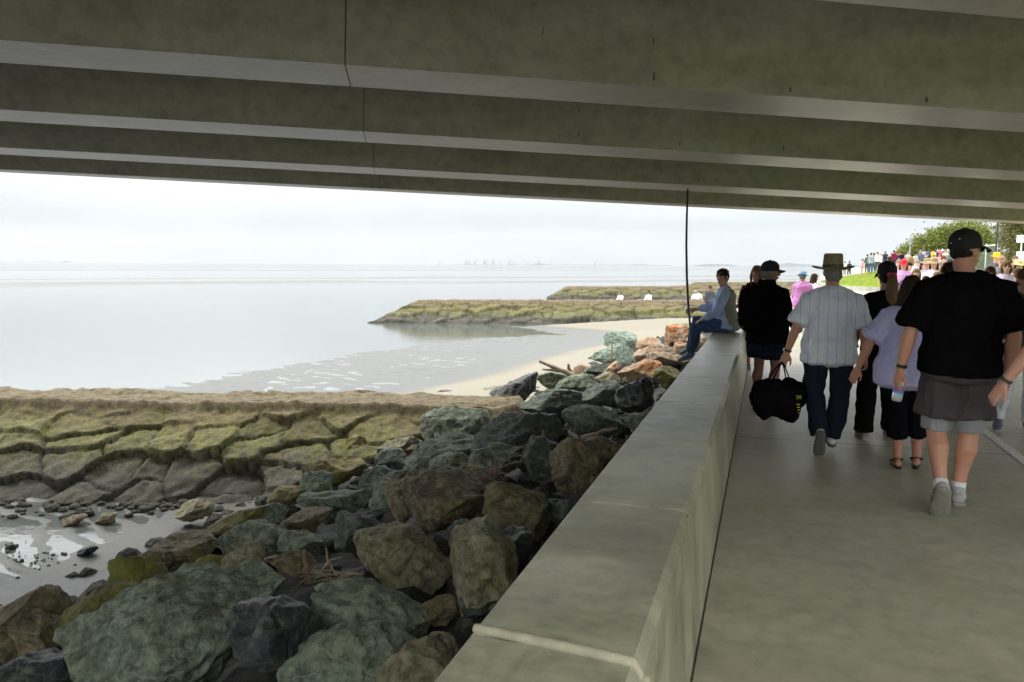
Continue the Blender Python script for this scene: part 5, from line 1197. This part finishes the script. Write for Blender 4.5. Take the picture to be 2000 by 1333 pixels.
tree('fig_tree','broad rounded green tree sloping up to the right behind the fence',1852,92,[(-3.6,0,1.4,1.7,2,1.3),(-2.4,.4,2.1,2,2.2,1.5),(-.9,0,2.7,2.1,2.3,1.7),(.6,.3,3.2,2.2,2.4,1.8),(2.0,0,3.6,2.0,2.3,1.6),(1.0,-.5,1.6,3.0,2.2,1.5)],70000,.17,LM,4)
tree('weeping_tree','hanging olive-green tree in the far right corner under the bridge',2016,56,[(-1.2,0,3.6,1.1,1.3,1.7),(-.5,.2,5.2,1.4,1.5,1.5),(.8,0,4.2,1.6,1.6,2.2),(1.6,.3,5.6,1.6,1.6,1.5),(2.6,0,3.4,1.6,1.5,1.8),(0,0,2.6,1.4,1.4,1.2)],36000,.10,LM2,6,droop=.8)
tree('thin_tree','sparse feathery grey-green tree behind the dark pole',1938,100,[(-.4,0,3.2,1.2,1.2,1.3),(.6,0,4.1,1.2,1.2,1.4),(1.6,.2,3.0,1.3,1.2,1.2)],2600,.10,LM2,8,droop=.5)
for i,(px,D,w_,h_,lb) in enumerate([(1822,96,4.2,1.6,'low green bush under the left end of the rounded tree'),(1875,88,4.5,1.9,'low green bush directly behind the fence post corner'),(1962,60,3.2,1.5,'olive hedge bush behind the right-hand fence'),(2002,58,3.0,1.5,'olive hedge bush behind the notice board')]):
    c=dp(px,505,D); g=ramp_land(c.x,c.y); root=empty('bush',(c.x,c.y,g)); tag(root,lb,'bush','bushes behind the fences')
    lb_=[(rnd.uniform(-w_,w_)*.5,rnd.uniform(-.6,.6),h_*rnd.uniform(.3,.6),w_*.35,.9,h_*.5) for q in range(6)]
    crown(lb_,7000,.10,LM if i<2 else LM2,root,30+i,name='foliage')
    mb=MB(); 
    for l in lb_: mb.tube([(0,0,0),(l[0],l[1],l[2])],[.05,.02],n=6)
    mb.build('stem',BK,root)
# ---------------------------------------------------------------- far shore and port
FARM=simple('far_land',(.10,.13,.14),.9,.2,.002,0)
def ridge(name,x0,x1,D,hpx,seed,label=None):
    mb=MB(); n=90; vs=[];fs=[]
    for i in range(n+1):
        px=x0+(x1-x0)*i/n; h0=D/FPX*hpx*(.45+.75*mnoise.noise(Vector((i*.13,seed,0)))+.25*mnoise.noise(Vector((i*.6,seed,3))))*min(1,i/8,(n-i)/8+.15); h0=max(h0,.2)
        for dd,hh in((0,0),(30,h0*.8),(120,h0),(400,0)):
            p=dp(px,516,D+dd); vs.append((p.x,p.y,SEA-.3+hh+.3*(hh>0)))
    for i in range(n):
        for k_ in range(3): q=i*4+k_; fs.append((q,q+4,q+5,q+1))
    mb.add(vs,fs); tag(mb.build(name,FARM,smooth=False),kind='structure')
ridge('hills',1335,2300,3800,9,1); ridge('terrain',880,1335,4300,3.2,5); ridge('far_shore',-60,150,5200,3.,9)
PM=simple('crane_paint',(.16,.19,.21),.6,.1,1,0)
cr0=None
for i,(px,hp_) in enumerate([(858,8),(911,12),(917,9),(928,11),(945,12),(949,9),(963,11),(978,8),(995,11),(1003,8),(1030,6),(1052,12),(1058,7),(1075,6),(1100,5),(1163,8),(1172,6)]):
    p=dp(px,516,4200)
    if cr0 is None:
        cr0=empty('port_crane',(p.x,p.y,SEA+2)); tag(cr0,'tiny grey port crane on the hazy horizon','crane','port cranes on the horizon')
        def beam(a,b,r_): mb.tube([a,b],[r_,r_],n=4,cap=0)
        mb=MB()
        for x in(-5,5):
            for y in(-4,4): beam((x,y,0),(x*.8,y*.6,24),.9)
        beam((-5,-4,10),(5,-4,10),.7); beam((-5,4,10),(5,4,10),.7); beam((-4,0,23),(4,0,23),1.5); mb.build('legs',PM,cr0)
        mb=MB(); beam((-12,0,24),(10,0,24),1.1); beam((10,0,24),(20,0,38),.9); beam((2,0,24),(2,0,36),.8); beam((2,0,36),(18,0,36),.5); mb.build('boom',PM,cr0)
        cr=cr0
    else:
        cr=cr0.copy(); COL.objects.link(cr)
        for ch in [c for c in cr0.children]:
            d=ch.copy(); COL.objects.link(d); d.parent=cr
    cr['label']='tiny grey port crane on the hazy horizon, '+['leftmost','second','third','fourth','fifth','sixth','seventh','eighth','ninth','tenth','eleventh','twelfth','thirteenth','fourteenth','fifteenth','sixteenth','rightmost'][i]+' of the row'
    cr.location=(p.x,p.y,SEA+2); cr.scale=(hp_/15.5,)*3; cr.rotation_euler=(0,0,(i*37%90)*.02)

# ---------------------------------------------------------------- haze
mb=MB(); mb.box((0,2500,-4.2+150),(16000,11000,300)); t=bpy.data.materials.new('haze'); t.use_nodes=True; q=t.node_tree; q.nodes.remove(q.nodes['Principled BSDF'])
pv=q.nodes.new('ShaderNodeVolumePrincipled'); pv.inputs['Color'].default_value=(.92,.95,.97,1); pv.inputs['Density'].default_value=.00007; q.links.new(pv.outputs[0],q.nodes['Material Output'].inputs['Volume'])
tag(mb.build('haze',t),'thin pale sea haze over the whole bay','haze',kind='stuff')
